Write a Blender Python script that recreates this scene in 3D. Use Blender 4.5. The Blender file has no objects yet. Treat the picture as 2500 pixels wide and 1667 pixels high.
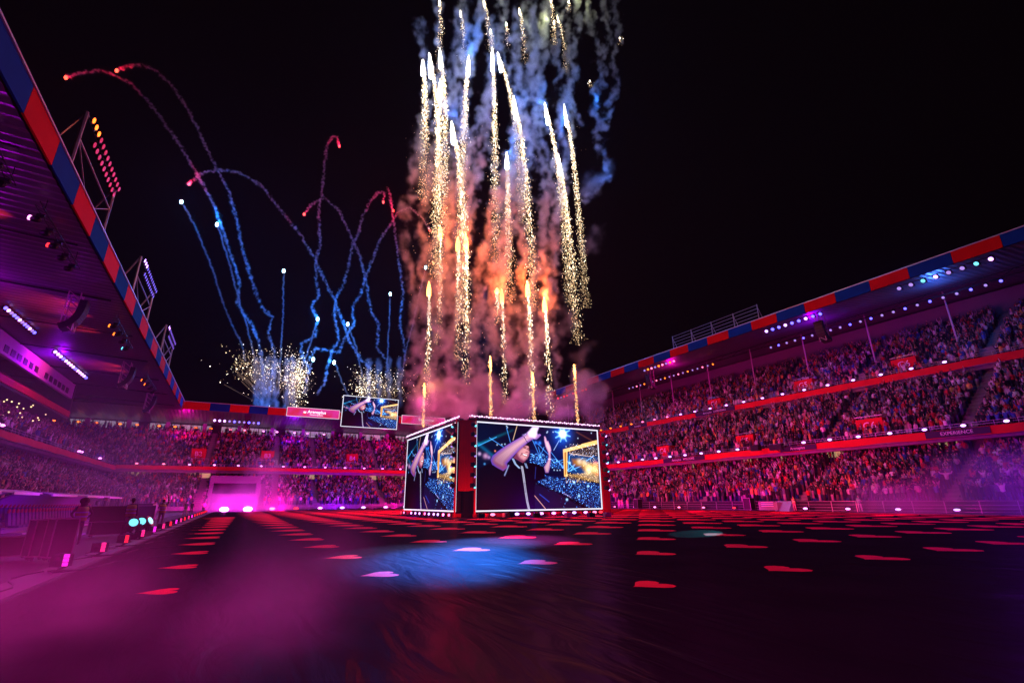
import bpy, bmesh, math, random
import numpy as np
from mathutils import Vector, Matrix, Euler

random.seed(7); RNG = np.random.default_rng(11)
C = bpy.context.scene.collection
sc = bpy.context.scene
PI = math.pi
def rnd(a, b): return random.uniform(a, b)

# ---------------------------------------------------------------- camera
CAM_H = 1.5; FPX = 1183.3; PIT = 0.31656; ROL = -0.00944; YAW = 0.50267
def ray(x, y):
    """world direction through a point of the 2500 x 1667 frame"""
    a = (x-1250)/FPX; b = -(y-833.5)/FPX
    r = a*math.cos(ROL)-b*math.sin(ROL); u = a*math.sin(ROL)+b*math.cos(ROL)
    fw = math.cos(PIT)-u*math.sin(PIT); up = math.sin(PIT)+u*math.cos(PIT)
    return Vector((r*math.cos(YAW)+fw*math.sin(YAW), -r*math.sin(YAW)+fw*math.cos(YAW), up))
def at_x(x, y, X):
    d = ray(x, y); return d*(X/d.x)+Vector((0, 0, CAM_H))
def at_y(x, y, Y):
    d = ray(x, y); return d*(Y/d.y)+Vector((0, 0, CAM_H))
def at_z(x, y, Z=0.0):
    d = ray(x, y); return d*((Z-CAM_H)/d.z)+Vector((0, 0, CAM_H))
F0 = ray(1250, 833.5); RT = ray(1250+FPX, 833.5)-F0; UP = ray(1250, 833.5-FPX)-F0
cam = bpy.data.objects.new('camera', bpy.data.cameras.new('camera')); C.objects.link(cam)
mw = Matrix.Identity(4)
for i in range(3):
    mw[i][0] = RT[i]; mw[i][1] = UP[i]; mw[i][2] = -F0[i]
mw[0][3] = 0; mw[1][3] = 0; mw[2][3] = CAM_H
cam.matrix_world = mw
cam.data.sensor_width = 36; cam.data.lens = FPX/2500*36; cam.data.clip_end = 3000; cam.data.clip_start = .05
sc.camera = cam
def in_view(p, m=0):
    d = Vector(p)-Vector((0, 0, CAM_H)); z = d.dot(F0)
    if z < 1: return None
    x = 1250+FPX*d.dot(RT)/z; y = 833.5-FPX*d.dot(UP)/z
    if -m < x < 2500+m and -m < y < 1667+m: return x, y, z
    return None

# ---------------------------------------------------------------- world, exposure
w = bpy.data.worlds.new('World'); sc.world = w; w.use_nodes = True
w.node_tree.nodes['Background'].inputs[0].default_value = (0.0012, 0.0005, 0.0008, 1)
w.node_tree.nodes['Background'].inputs[1].default_value = 1.0
sc.view_settings.view_transform = 'Standard'; sc.view_settings.look = 'None'
sc.view_settings.exposure = -0.3; sc.view_settings.gamma = 1
sc.cycles.use_denoising = True
sc.cycles.max_bounces = 5; sc.cycles.diffuse_bounces = 2; sc.cycles.glossy_bounces = 3
sc.cycles.transparent_max_bounces = 12; sc.cycles.volume_bounces = 0
sc.cycles.sample_clamp_indirect = 4; sc.cycles.sample_clamp_direct = 0
sc.cycles.volume_step_rate = 2; sc.cycles.volume_max_steps = 256
sc.cycles.caustics_reflective = False; sc.cycles.caustics_refractive = False

# ---------------------------------------------------------------- materials
MATS = {}
def mat(name, col=(.5, .5, .5), rough=.6, metal=0.0, emit=None, es=0.0, bump=0.0, bscale=8.0, var=0.0, attr=None, spec=.25, sample=False):
    if name in MATS: return MATS[name]
    m = bpy.data.materials.new(name); m.use_nodes = True; nt = m.node_tree; N = nt.nodes; L = nt.links
    b = N['Principled BSDF']
    b.inputs['Base Color'].default_value = (*col, 1); b.inputs['Roughness'].default_value = rough; b.inputs['Metallic'].default_value = metal; b.inputs['Specular IOR Level'].default_value = spec
    if attr:
        a = N.new('ShaderNodeAttribute'); a.attribute_name = attr; L.new(a.outputs['Color'], b.inputs['Base Color'])
    if var or bump:
        tc = N.new('ShaderNodeTexCoord'); nz = N.new('ShaderNodeTexNoise'); nz.inputs['Scale'].default_value = bscale; nz.inputs['Detail'].default_value = 5
        L.new(tc.outputs['Object'], nz.inputs['Vector'])
        if var:
            mx = N.new('ShaderNodeMix'); mx.data_type = 'RGBA'; L.new(nz.outputs['Fac'], mx.inputs[0])
            mx.inputs[6].default_value = (*[c*(1-var) for c in col], 1); mx.inputs[7].default_value = (*[min(1, c*(1+var)) for c in col], 1)
            L.new(mx.outputs[2], b.inputs['Base Color'])
        if bump:
            bp = N.new('ShaderNodeBump'); bp.inputs['Strength'].default_value = bump; bp.inputs['Distance'].default_value = .05
            L.new(nz.outputs['Fac'], bp.inputs['Height']); L.new(bp.outputs['Normal'], b.inputs['Normal'])
    if emit:
        b.inputs['Emission Color'].default_value = (*emit, 1); b.inputs['Emission Strength'].default_value = es
        if not sample: m.cycles.emission_sampling = 'NONE'
    MATS[name] = m; return m
def emat(name, col, s): return mat(name, (.02, .02, .02), .4, emit=col, es=s)

CONC = mat('concrete', (.22, .21, .21), .85, var=.35, bscale=1.5, bump=.3)
DARK = mat('black_metal', (.018, .018, .02), .45, metal=.3, var=.3, bscale=6)
STEEL = mat('steel', (.42, .42, .44), .4, metal=.6, var=.2, bscale=3)
RED = mat('red_cloth', (.50, .005, .012), .7, var=.25, bscale=.8, bump=.5)
REDP = mat('red_panel', (.55, .006, .005), .7, spec=.04, var=.12, bscale=.6)
BLUEP = mat('blue_panel', (.003, .045, .22), .7, spec=.04, var=.12, bscale=.6)
SEAT = mat('blue_seat', (.008, .035, .16), .5, var=.3, bscale=.4)
WHITE = mat('white_paint', (.75, .75, .77), .5, var=.08, bscale=2)
GREY = mat('grey_paint', (.3, .3, .32), .6, var=.2, bscale=2)

# ---------------------------------------------------------------- mesh builder
class MB:
    def __init__(s): s.v = []; s.f = []; s.m = []
    def add(s, vs, fs, mi=0):
        o = len(s.v); s.v += [tuple(v) for v in vs]; s.f += [tuple(o+i for i in f) for f in fs]; s.m += [mi]*len(fs)
    def box(s, a, b, mi=0):
        (x0, y0, z0), (x1, y1, z1) = a, b
        if x0 > x1: x0, x1 = x1, x0
        if y0 > y1: y0, y1 = y1, y0
        if z0 > z1: z0, z1 = z1, z0
        s.add([(x0, y0, z0), (x1, y0, z0), (x1, y1, z0), (x0, y1, z0), (x0, y0, z1), (x1, y0, z1), (x1, y1, z1), (x0, y1, z1)],
              [(0, 3, 2, 1), (4, 5, 6, 7), (0, 1, 5, 4), (1, 2, 6, 5), (2, 3, 7, 6), (3, 0, 4, 7)], mi)
    def bar(s, a, b, r=.05, n=6, r2=None, mi=0):
        a = Vector(a); b = Vector(b); d = b-a
        if d.length < 1e-6: return
        q = d.to_track_quat('Z', 'Y'); r2 = r if r2 is None else r2
        vs = []
        for p, rr in ((a, r), (b, r2)):
            for k in range(n):
                t = 2*PI*k/n+PI/n; vs.append(p+q@Vector((rr*math.cos(t), rr*math.sin(t), 0)))
        fs = [(k, (k+1) % n, n+(k+1) % n, n+k) for k in range(n)]+[tuple(range(n-1, -1, -1)), tuple(range(n, 2*n))]
        s.add(vs, fs, mi)
    def path(s, pts, r, n=6, mi=0):
        for a, b in zip(pts[:-1], pts[1:]): s.bar(a, b, r, n, mi=mi)
    def ball(s, c, r, seg=8, rings=5, mi=0, sc3=(1, 1, 1)):
        vs = [(c[0], c[1], c[2]-r*sc3[2])]
        for i in range(1, rings):
            t = PI*i/rings-PI/2
            for k in range(seg):
                p = 2*PI*k/seg; vs.append((c[0]+r*sc3[0]*math.cos(t)*math.cos(p), c[1]+r*sc3[1]*math.cos(t)*math.sin(p), c[2]+r*sc3[2]*math.sin(t)))
        vs.append((c[0], c[1], c[2]+r*sc3[2])); T = len(vs)-1; fs = []
        for k in range(seg): fs.append((0, 1+(k+1) % seg, 1+k)); fs.append((T, 1+(rings-2)*seg+k, 1+(rings-2)*seg+(k+1) % seg))
        for i in range(rings-2):
            for k in range(seg):
                a = 1+i*seg+k; b = 1+i*seg+(k+1) % seg; fs.append((a, b, b+seg, a+seg))
        s.add(vs, fs, mi)
    def prism(s, poly, f, mi=0, h0=0, h1=1):
        """poly of 2-D points, f(u, v, h) -> point"""
        n = len(poly); vs = [f(u, v, h0) for u, v in poly]+[f(u, v, h1) for u, v in poly]
        s.add(vs, [tuple(range(n-1, -1, -1)), tuple(range(n, 2*n))]+[(k, (k+1) % n, n+(k+1) % n, n+k) for k in range(n)], mi)
    def build(s, name, mats, parent=None, smooth=False, fixn=False):
        me = bpy.data.meshes.new(name); me.from_pydata(s.v, [], s.f)
        for m in (mats if isinstance(mats, (list, tuple)) else [mats]): me.materials.append(m)
        me.polygons.foreach_set('material_index', s.m)
        if smooth: me.polygons.foreach_set('use_smooth', [True]*len(s.f))
        if fixn:
            bm = bmesh.new(); bm.from_mesh(me); bmesh.ops.recalc_face_normals(bm, faces=bm.faces); bm.to_mesh(me); bm.free()
        me.update(); o = bpy.data.objects.new(name, me); C.objects.link(o)
        if parent: o.parent = parent
        return o
def thing(name, label, cat, loc=(0, 0, 0), rz=0, group=None):
    o = bpy.data.objects.new(name, None); C.objects.link(o); o.location = loc; o.rotation_euler = (0, 0, rz); o.empty_display_size = .3
    return tag(o, label, cat, group)
def tag(o, label, cat, group=None):
    o['label'] = label; o['category'] = cat
    if group: o['group'] = group
    return o
def struct(o): o['kind'] = 'structure'; return o
def stuff(o, label=None, cat=None):
    o['kind'] = 'stuff'
    if label: o['label'] = label; o['category'] = cat
    return o
KIDS = {}
def dup(root, loc=None, rot=None, label=None, group=None):
    def cp(o, par):
        c = o.copy(); C.objects.link(c)
        if par: c.parent = par
        for ch in KIDS.setdefault(o, list(o.children)) : cp(ch, c)
        return c
    r = cp(root, None)
    if loc is not None: r.location = loc
    if rot is not None: r.rotation_euler = rot
    if label: r['label'] = label
    if group: r['group'] = group
    return r
def lamp(kind, loc, col, power, size=.3, aim=None, angle=60, blend=.6, parent=None, name='light'):
    l = bpy.data.lights.new(name, kind); l.color = col; l.energy = power
    if kind == 'AREA': l.size = size
    else: l.shadow_soft_size = size
    if kind == 'SPOT': l.spot_size = math.radians(angle); l.spot_blend = blend
    o = bpy.data.objects.new(name, l); C.objects.link(o); o.location = loc
    if aim is not None: o.rotation_euler = (Vector(aim)-Vector(loc)).to_track_quat('-Z', 'Y').to_euler()
    if parent: o.parent = parent
    return o

MAG = (1, .0, .42); PINK = (1, .02, .16); VIO = (.36, .0, 1); BLU = (.05, .18, 1); TEAL = (.05, .65, .8); REDL = (1, .03, .05)
E_VIO = emat('violet_led', (.62, .30, 1), 5); E_MAG = emat('magenta_led', (1, .24, .85), 5); E_RED = emat('red_led', (1, .02, .03), 4.5)
E_ORG = emat('orange_led', (1, .16, .01), 5); E_BLU = emat('blue_led', (.10, .08, 1), 6); E_WHT = emat('white_led', (.9, .8, 1), 9); E_HOT = emat('hot_magenta_led', (1, .55, 1), 14); C_MAG = emat('magenta_cell', (1, .02, .75), 2.0); C_PNK = emat('pink_cell', (1, .02, .22), 2.0); C_RED = emat('red_cell', (1, .015, .04), 2.0)
E_CYA = emat('cyan_led', (.15, .75, 1), 2.2); E_PNK = emat('pink_led', (1, .14, .3), 5); E_WARM = emat('warm_lamp', (1, .72, .35), 3)
E_DIM = emat('dim_violet_led', (.5, .3, 1), 1.2)

# ================================================================ SETTING: ground
def ground():
    me = bpy.data.meshes.new('ground'); S = 1500
    me.from_pydata([(-S, -S, -.02), (S, -S, -.02), (S, S, -.02), (-S, S, -.02)], [], [(0, 1, 2, 3)])
    me.materials.append(mat('asphalt', (.03, .03, .032), .9, var=.3, bscale=.3)); struct_o = bpy.data.objects.new('ground', me); C.objects.link(struct_o); struct(struct_o)
    # the cloth laid over the pitch
    m = bpy.data.materials.new('floor_cloth'); m.use_nodes = True; N = m.node_tree.nodes; L = m.node_tree.links; b = N['Principled BSDF']
    tc = N.new('ShaderNodeTexCoord'); mp = N.new('ShaderNodeMapping'); mp.inputs['Scale'].default_value = (1.1, .28, 1); mp.inputs['Rotation'].default_value = (0, 0, .9)
    n1 = N.new('ShaderNodeTexNoise'); n1.inputs['Scale'].default_value = 1.6; n1.inputs['Detail'].default_value = 7; n1.inputs['Distortion'].default_value = 1.2
    n2 = N.new('ShaderNodeTexNoise'); n2.inputs['Scale'].default_value = .5; n2.inputs['Detail'].default_value = 3
    L.new(tc.outputs['Object'], mp.inputs[0]); L.new(mp.outputs[0], n1.inputs['Vector']); L.new(tc.outputs['Object'], n2.inputs['Vector'])
    bp = N.new('ShaderNodeBump'); bp.inputs['Strength'].default_value = .8; bp.inputs['Distance'].default_value = .08
    L.new(n1.outputs['Fac'], bp.inputs['Height']); L.new(bp.outputs[0], b.inputs['Normal'])
    mx = N.new('ShaderNodeMix'); mx.data_type = 'RGBA'; L.new(n2.outputs['Fac'], mx.inputs[0])
    mx.inputs[6].default_value = (.008, .006, .009, 1); mx.inputs[7].default_value = (.020, .015, .021, 1); L.new(mx.outputs[2], b.inputs['Base Color'])
    b.inputs['Roughness'].default_value = .9; b.inputs['Specular IOR Level'].default_value = 0
    gl = N.new('ShaderNodeBsdfGlossy'); gl.inputs['Roughness'].default_value = .28; gl.inputs['Color'].default_value = (1, 1, 1, 1); L.new(bp.outputs[0], gl.inputs['Normal'])
    mxs = N.new('ShaderNodeMixShader'); mxs.inputs[0].default_value = .008; L.new(b.outputs[0], mxs.inputs[1]); L.new(gl.outputs[0], mxs.inputs[2]); L.new(mxs.outputs[0], N['Material Output'].inputs['Surface'])
    mb = MB(); mb.add([(-3.0, -12, 0), (56.6, -12, 0), (56.6, 110.6, 0), (-3.0, 110.6, 0)], [(0, 1, 2, 3)])
    struct(mb.build('pitch_floor', m))
    # hearts printed on the cloth, growing towards the far corner
    hm = mat('heart_print', (.85, .008, .03), .8, spec=.05); mb = MB()
    out = []
    for k in range(20):
        t = 2*PI*k/20; hx = 16*math.sin(t)**3; hy = 13*math.cos(t)-5*math.cos(2*t)-2*math.cos(3*t)-math.cos(4*t); out.append((hy/29, hx/29))
    for i in range(-1, 16):
        for j in range(-1, 27):
            x = -.91+3.95*i; y = 7.46+4.054*j
            if not (-2.2 < x < 56 and y < 109.5) or (16.5 < x < 37 and 43 < y < 63): continue
            s = min(4.3, .45+.047*max(0, x)+.052*max(0, y-7.5))
            if j < 0 or (j == 0 and i < 2): continue
            if x-s*.6 < -3 or y+s*.6 > 110.3: continue
            vs = [(x+s*a, y+s*bb, .004) for a, bb in out]
            mb.add(vs, [tuple(range(len(vs)-1, -1, -1))])
    struct(mb.build('floor_markings', hm))
    # touchline paving around the cloth
    mb = MB()
    mb.box((-13.2, -12, -.01), (-3.05, 112, .012)); mb.box((-3.05, 110.65, -.01), (58.2, 112, .012)); mb.box((56.65, -12, -.01), (58.2, 110.65, .012))
    struct(mb.build('perimeter_path', mat('paving', (.055, .05, .055), .6, var=.3, bscale=1.2, bump=.2)))
    mb = MB(); mb.box((-8.6, 5, .012), (-6.6, 100, .05)); mb.box((-3.75, 5, .012), (-3.1, 106, .045))
    struct(mb.build('path_matting', mat('white_matting', (.2, .2, .22), .6, var=.2, bscale=1)))
ground()

# ================================================================ STANDS
# frame of a stand: (s along the touchline, t metres behind the barrier, z)
def fr_right(s, t, z): return (58+t, s, z)
def fr_left(s, t, z): return (-13-t, s, z)
def fr_back(s, t, z): return (s, 112+t, z)
SPOTS = []   # places a spectator can stand: (x, y, z, facing angle, which)
def tier(f, face, s0, s1, t0, z0, n, tread, rise, m0, m1, parent, name, key, aisles, fill, voids=(), seats=True):
    """stepped tier; m0/m1 = how much the ends run out per metre of depth (mitred corners)"""
    mb = MB(); sb = MB()
    for k in range(n):
        ta = t0+k*tread; tb = ta+tread; z = z0+k*rise; zb = z-rise*1.3-.25
        a = s0-m0*ta; b = s1+m1*ta
        P = [f(a, ta, zb), f(b, ta, zb), f(b, tb, zb), f(a, tb, zb), f(a, ta, z), f(b, ta, z), f(b, tb, z), f(a, tb, z)]
        mb.add(P, [(0, 3, 2, 1), (4, 5, 6, 7), (0, 1, 5, 4), (1, 2, 6, 5), (2, 3, 7, 6), (3, 0, 4, 7)])
        s = a+.4
        while s < b-.4:
            if any(abs(s-c) < .75 for c in aisles): s += .52; continue
            if any(v0 < s < v1 and k < vk for v0, v1, vk in voids): s += .52; continue
            if seats:
                p = f(s, ta+.55, z); q = f(s+.42, ta+.66, z+.42); sb.box(p, (q[0], q[1], q[2]), 0)
            if random.random() < fill(s, k/n):
                x, y, zz = f(s+rnd(-.1, .3), ta+rnd(.15, .4), z); SPOTS.append((x, y, zz, face, key))
            s += .54
        for c in aisles:      # lighter stair flights
            if a < c < b:
                p = f(c-.5, ta, z); q = f(c+.5, ta+tread*.5, z+rise*.5); mb.box(p, q, 1)
    mb.build(name, [CONC, mat('stair_concrete', (.17, .16, .17), .8, var=.2)], parent, fixn=True)
    if seats: o = sb.build('seats', SEAT, parent); o['kind'] = 'stuff'

def fascia(f, s0, s1, t, z0, z1, parent, m0=1, m1=1, texts=()):
    """cloth-covered balcony front with folds"""
    mb = MB(); a = s0-m0*t; b = s1+m1*t; n = int((b-a)/.55)
    vs = []; H = z1-z0
    for i in range(n+1):
        s = a+(b-a)*i/n; ph = s*1.7
        for k in range(4):
            v = k/3; d = .05*math.sin(ph+v*1.4+.9*math.sin(s*.31))*(.4+v)
            sag = .06*math.sin(s*.9)*(1-v)
            vs.append(f(s, t-.08+d, z0+sag+H*v))
    fs = [(i*4+k, (i+1)*4+k, (i+1)*4+k+1, i*4+k+1) for i in range(n) for k in range(3)]
    mb.add(vs, fs)
    o = mb.build('banner_cloth', RED, parent, smooth=True)
    mb = MB(); p = f(a, t, z0-.05); q = f(b, t+.35, z1-.02); mb.box(p, q); mb.build('balcony_front', CONC, parent)
    mb = MB()
    for h in (.25, .5): mb.bar(f(a, t, z1+h), f(b, t, z1+h), .022, 4)
    s = a
    while s < b: mb.bar(f(s, t, z1-.05), f(s, t, z1+.5), .022, 4); s += 1.8
    mb.build('railing', STEEL, parent)

def roof_fascia(f, s0, s1, t, z0, z1, step, parent, first=0, m0=0, m1=0):
    mb = MB(); a = s0-m0*t; b = s1+m1*t; k = 0; s = a
    bounds = [a]; x = first
    while x < b:
        if x > a: bounds.append(x)
        x += step
    bounds.append(b)
    for i in range(len(bounds)-1):
        idx = int(round((bounds[i+1]-first)/step)) if i < len(bounds)-2 else int(round((bounds[i]-first)/step))+1
        mb.box(f(bounds[i]+.02, t, z0), f(bounds[i+1]-.02, t-.12, z1), idx % 2)
    mb.build('fascia_panels', [REDP, BLUEP], parent)
    mb = MB(); mb.box(f(a, t-.2, z1), f(b, t+.3, z1+.12)); mb.build('gutter', mat('gutter_metal', (.5, .5, .52), .4, metal=.3), parent)

def ribbed(f, s0, s1, t0, z0, t1, z1, parent, name='roof_sheeting', pitch=.35, th=.15, m=None, amp=.05):
    mb = MB(); n = int((s1-s0)/pitch)
    for i in range(n+1):
        s = s0+i*pitch; d = amp if i % 2 else 0
        mb.v += [f(s, t0, z0-d), f(s, t1, z1-d)]
    for i in range(n): mb.f.append((2*i, 2*i+1, 2*i+3, 2*i+2)); mb.m.append(0)
    o = mb.build(name, m or mat('roof_metal', (.17, .16, .19), .38, metal=.5, var=.15, bscale=.3), parent)
    mb = MB(); mb.add([f(s0, t0, z0+th), f(s1, t0, z0+th), f(s1, t1, z1+th), f(s0, t1, z1+th)], [(0, 1, 2, 3)]); mb.build('roof_deck', DARK, parent)
def text_mesh(txt, size, m, parent, loc, rot, name='lettering', ext=.01, bold=0):
    cu = bpy.data.curves.new('t', 'FONT'); cu.body = txt; cu.size = size; cu.extrude = ext; cu.align_x = 'CENTER'; cu.align_y = 'CENTER'; cu.offset = bold
    cu.resolution_u = 3
    to = bpy.data.objects.new('t', cu); C.objects.link(to)
    me = bpy.data.meshes.new_from_object(to.evaluated_get(bpy.context.evaluated_depsgraph_get())); bpy.data.objects.remove(to)
    me.materials.clear(); me.materials.append(m); o = bpy.data.objects.new(name, me); C.objects.link(o); o.location = loc; o.rotation_euler = rot
    if parent: o.parent = parent
    return o

# facing angle: direction a spectator looks (towards the pitch)
RT_AISLES = [8+14.3*k for k in range(8)]
def stand_right():
    P = thing('grandstand', 'three tier grandstand with red cloth balconies along the right touchline', 'grandstand', (0, 0, 0))
    S0, S1 = -2, 112
    fl = lambda s, v: .93
    tier(fr_right, PI, S0, S1, .9, 1.0, 14, .8, .40, 0, 1, P, 'lower_tier', 'RL', RT_AISLES, fl)
    tier(fr_right, PI, S0, S1, 8.5, 8.0, 17, .8, .5, 0, 1, P, 'middle_tier', 'RM', RT_AISLES, lambda s, v: .9-.15*v)
    tier(fr_right, PI, S0, S1, 20.5, 17.2, 17, .8, .52, 0, 1, P, 'upper_tier', 'RU', RT_AISLES, lambda s, v: .82-.1*v)
    fascia(fr_right, S0, S1, 8, 7.45, 8.25, P, 0, 1)
    fascia(fr_right, S0, S1, 20, 16.75, 17.65, P, 0, 1)
    mb = MB(); mb.box(fr_right(S0, .75, 0), fr_right(S1, .85, 1.15)); mb.build('front_wall', mat('dark_front_band', (.03, .02, .04), .9), P)  # dark band added to darken the front face of the lower tier
    # slabs under the balconies and rear walls
    mb = MB()
    mb.add([fr_right(S0, 8.3, 7.4), fr_right(S1+8, 8.3, 7.4), fr_right(S1+8, 22, 15.6), fr_right(S0, 22, 15.6)], [(0, 1, 2, 3)])
    mb.add([fr_right(S0, 20.3, 16.7), fr_right(S1+8, 20.3, 16.7), fr_right(S1+8, 34, 25.2), fr_right(S0, 34, 25.2)], [(0, 1, 2, 3)])
    mb.box(fr_right(S0, 12.3, 0), fr_right(S1+12, 12.7, 9.6)); mb.box(fr_right(S0, 22.4, 10), fr_right(S1+20, 22.8, 19.2))
    mb.build('underside', CONC, P, fixn=True)
    mb = MB(); mb.box(fr_right(S0, 34.4, 20), fr_right(S1+30, 34.7, 29.6)); mb.build('rear_wall', mat('rear_wall_paint', (.13, .12, .14), .7, var=.15), P)
    s = 18
    while s < 108:
        if random.random() < .7:
            mb = MB(); mb.box(fr_right(s, 12.2, 6.6), fr_right(s+3.2, 12.28, 8.3)); mb.build('concourse_opening', mat('lit_concourse', (.6, .55, .3), .7, emit=(1, .8, .35), es=.35), P)
        s += 6.1
    # roof
    ribbed(fr_right, S0, S1+14, 12.1, 27.3, 38, 30.3, P)
    roof_fascia(fr_right, S0, S1+12, 12, 27.3, 28.75, 4.4, P, first=2.3)
    for k in range(12):
        s = 5.5+10.2*k; mb = MB(); mb.bar(fr_right(s, 25.5, 19.5), fr_right(s, 25.5, 28.8), .11, 8); mb.build('roof_pillar', mat('pillar_paint', (.4, .38, .42), .5), P)
    # service bridge under the roof
    mb = MB()
    for dz in (0, .7): mb.bar(fr_right(S0, 22, 27.3+dz), fr_right(110, 22, 27.3+dz), .06, 4)
    s = S0
    while s < 108: mb.bar(fr_right(s, 22, 27.3), fr_right(s+1.5, 22, 28), .03, 4); mb.bar(fr_right(s+1.5, 22, 28), fr_right(s+3, 22, 27.3), .03, 4); s += 3
    mb.build('light_truss', DARK, P)
    # dark printed stretches of the balcony cloth with pale lettering
    dk = mat('navy_banner', (.03, .012, .05), .6)
    for s, L_, t, z0, z1, tx in ((20, 5.5, 7.84, 7.5, 8.2, 'OPEN UP'), (37.5, 5, 7.84, 7.5, 8.2, 'Arenaplus'), (55.5, 9, 7.84, 7.5, 8.2, 'Arenaplus   WELCOME'), (84, 7, 7.84, 7.5, 8.2, 'Arenaplus'), (57.5, 9, 19.84, 16.8, 17.6, 'Arenaplus   EXPERIENCE'), (80, 6, 19.84, 16.8, 17.6, 'Arenaplus')):
        if tx == 'OPEN UP': tx = 'EXPERIENCE'
        mb = MB(); mb.box(fr_right(s, t-.04, z0), fr_right(s+L_, t, z1)); b_ = mb.build('printed_banner', dk, P)
        text_mesh(tx, .5, WHITE, b_, fr_right(s+L_/2, t-.06, (z0+z1)/2), (PI/2, 0, -PI/2), 'lettering')
    # roof-top guard rail
    R = thing('guard_rail', 'tall metal railing standing on the edge of the right roof', 'railing', (70.3, 45, 28.85))
    mb = MB()
    for k in range(5): mb.bar((0, 0, .1+k*.6), (0, 18.2, .1+k*.6), .035, 4)
    mb.build('rail', STEEL, R)
    for k in range(5):
        mb = MB(); mb.bar((0, k*4.55, 0), (0, k*4.55, 2.6), .08, 6); mb.bar((0, k*4.55, 2.2), (1.2, k*4.55, 0), .04, 4); mb.build('post', STEEL, R)
    # stairwell mouths with sector signs
    for txt, s, t, z in (('G6', 31, 21.4, 17.6), ('G5', 45.3, 21.4, 17.6), ('G4', 63, 21.4, 17.6), ('C6', 31.5, 9.5, 8.4), ('C5', 49, 9.5, 8.4), ('C4', 66, 9.5, 8.4)):
        mb = MB(); mb.box(fr_right(s-1.5, t, z), fr_right(s+1.5, t+3.2, z+2.3)); v = mb.build('stairwell', RED, P)
        mb = MB()
        for sg in (-1, 1): mb.bar(fr_right(s+sg*1.6, t-.3, z+.4), fr_right(s+sg*1.6, t+3.2, z+3.1), .06, 4)
        mb.bar(fr_right(s-1.6, t+.1, z+2.6), fr_right(s+1.6, t+.1, z+2.6), .05, 4); mb.build('handrail', STEEL, v)
        text_mesh(txt, 1.25, WHITE, v, fr_right(s, t-.05, z+1.4), (PI/2, 0, -PI/2), 'sector_sign')
    return P
stand_right()

def stand_back():
    P = thing('grandstand', 'two tier grandstand behind the far goal with a white window band under its roof', 'grandstand')
    A0, A1 = -13, 58
    ais = [-6, 7.2, 15, 29, 43, 57]
    fl = lambda s, v: .93 if not (-3 < s < 6) else .5
    tier(fr_back, -PI/2, A0, A1, .9, 1.0, 14, .8, .40, 1, 1, P, 'lower_tier', 'BL', ais, fl, voids=((-4, 5.5, 11),))
    tier(fr_back, -PI/2, A0, A1, 8.2, 8.3, 18, .8, .5, 1, 1, P, 'upper_tier', 'BU', ais, lambda s, v: .92 if v < .85 else .55)
    fascia(fr_back, A0, A1, 7.6, 7.95, 8.65, P)
    mb = MB(); mb.add([fr_back(A0-8, 7.9, 7.9), fr_back(A1+8, 7.9, 7.9), fr_back(A1+8, 22, 16), fr_back(A0-8, 22, 16)], [(0, 1, 2, 3)])
    mb.box(fr_back(A0-12, 12.3, 0), fr_back(A1+12, 12.7, 10)); mb.build('underside', CONC, P, fixn=True)
    mb = MB(); mb.box(fr_back(A0-22, 23.6, 12), fr_back(A1+22, 23.8, 19.2)); mb.build('rear_wall', DARK, P)
    s = -33
    wm = mat('window_glow', (.5, .5, .52), .6, emit=(.72, .62, .8), es=.34)
    k = 0
    while s < 62:
        if k % 7 != 6:
            mb = MB(); mb.box((s+.06, 135.42, 17.35), (s+1.0, 135.5, 17.95)); mb.box((s+.06, 135.42, 18.02), (s+1.0, 135.5, 18.85)); mb.box((s+1.06, 135.42, 17.35), (s+1.9, 135.5, 18.85)); mb.build('window', wm, P)
        s += 2.0; k += 1
    for k in range(14):
        s = -30+7.1*k; mb = MB(); mb.box((s, 133.2, 16.9), (s+.8, 134, 19.0)); mb.build('roof_pillar', GREY, P)
    s = -16
    for s, L_ in ((-9, 5), (10.5, 9), (25, 7), (34, 3), (-20, 4), (40, 6)):
        mb = MB(); mb.box((s, 124.2, 6.6), (s+L_, 124.28, 8.0)); mb.build('concourse_opening', MATS['lit_concourse'], P)
    ribbed(fr_back, A0-22, A1+12, 10.1, 20.45, 24.6, 19.0, P)
    roof_fascia(fr_back, A0+.9, A1+12, 10, 20.4, 22.0, 3.75, P, first=-7.3)
    for txt, s in (('B2', -7.8), ('B3', 5.2), ('B4', 23.4), ('B5', 41)):
        z = 9.3; mb = MB(); mb.box((s-1.3, 122, z), (s+1.3, 124.4, z+3.1)); v = mb.build('stairwell', RED, P)
        mb = MB(); mb.bar((s-2, 121, z), (s-2, 121, z+1), .05, 4); mb.bar((s+2, 121, z), (s+2, 121, z+1), .05, 4); mb.bar((s-2, 121, z+1), (s+2, 121, z+1), .05, 4); mb.build('handrail', STEEL, v)
        text_mesh(txt, 1.3, WHITE, v, (s, 121.93, z+2), (PI/2, 0, 0), 'sector_sign')
    # vehicle tunnel
    T = thing('tunnel_portal', 'grey concrete tunnel portal in the far corner behind the magenta lamps', 'tunnel')
    mb = MB(); mb.box((-4.4, 111.2, 0), (-3.8, 117, 6.4)); mb.box((3.6, 111.2, 0), (4.2, 117, 6.4)); mb.box((-4.4, 111.15, 5.2), (4.2, 117, 6.5)); mb.build('portal_frame', mat('pale_concrete', (.09, .085, .09), .8, var=.15), T)
    mb = MB(); mb.box((-3.8, 114.6, 0), (3.6, 114.8, 5.2)); mb.build('roller_gate', mat('gate_metal', (.04, .04, .045), .5, metal=.4), T)
    mb = MB(); mb.box((-3.8, 111.6, 1.6), (3.6, 111.7, 3.2)); mb.build('crossbar_banner', mat('banner_backside', (.1, .1, .1), .8), T)
stand_back()

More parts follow.
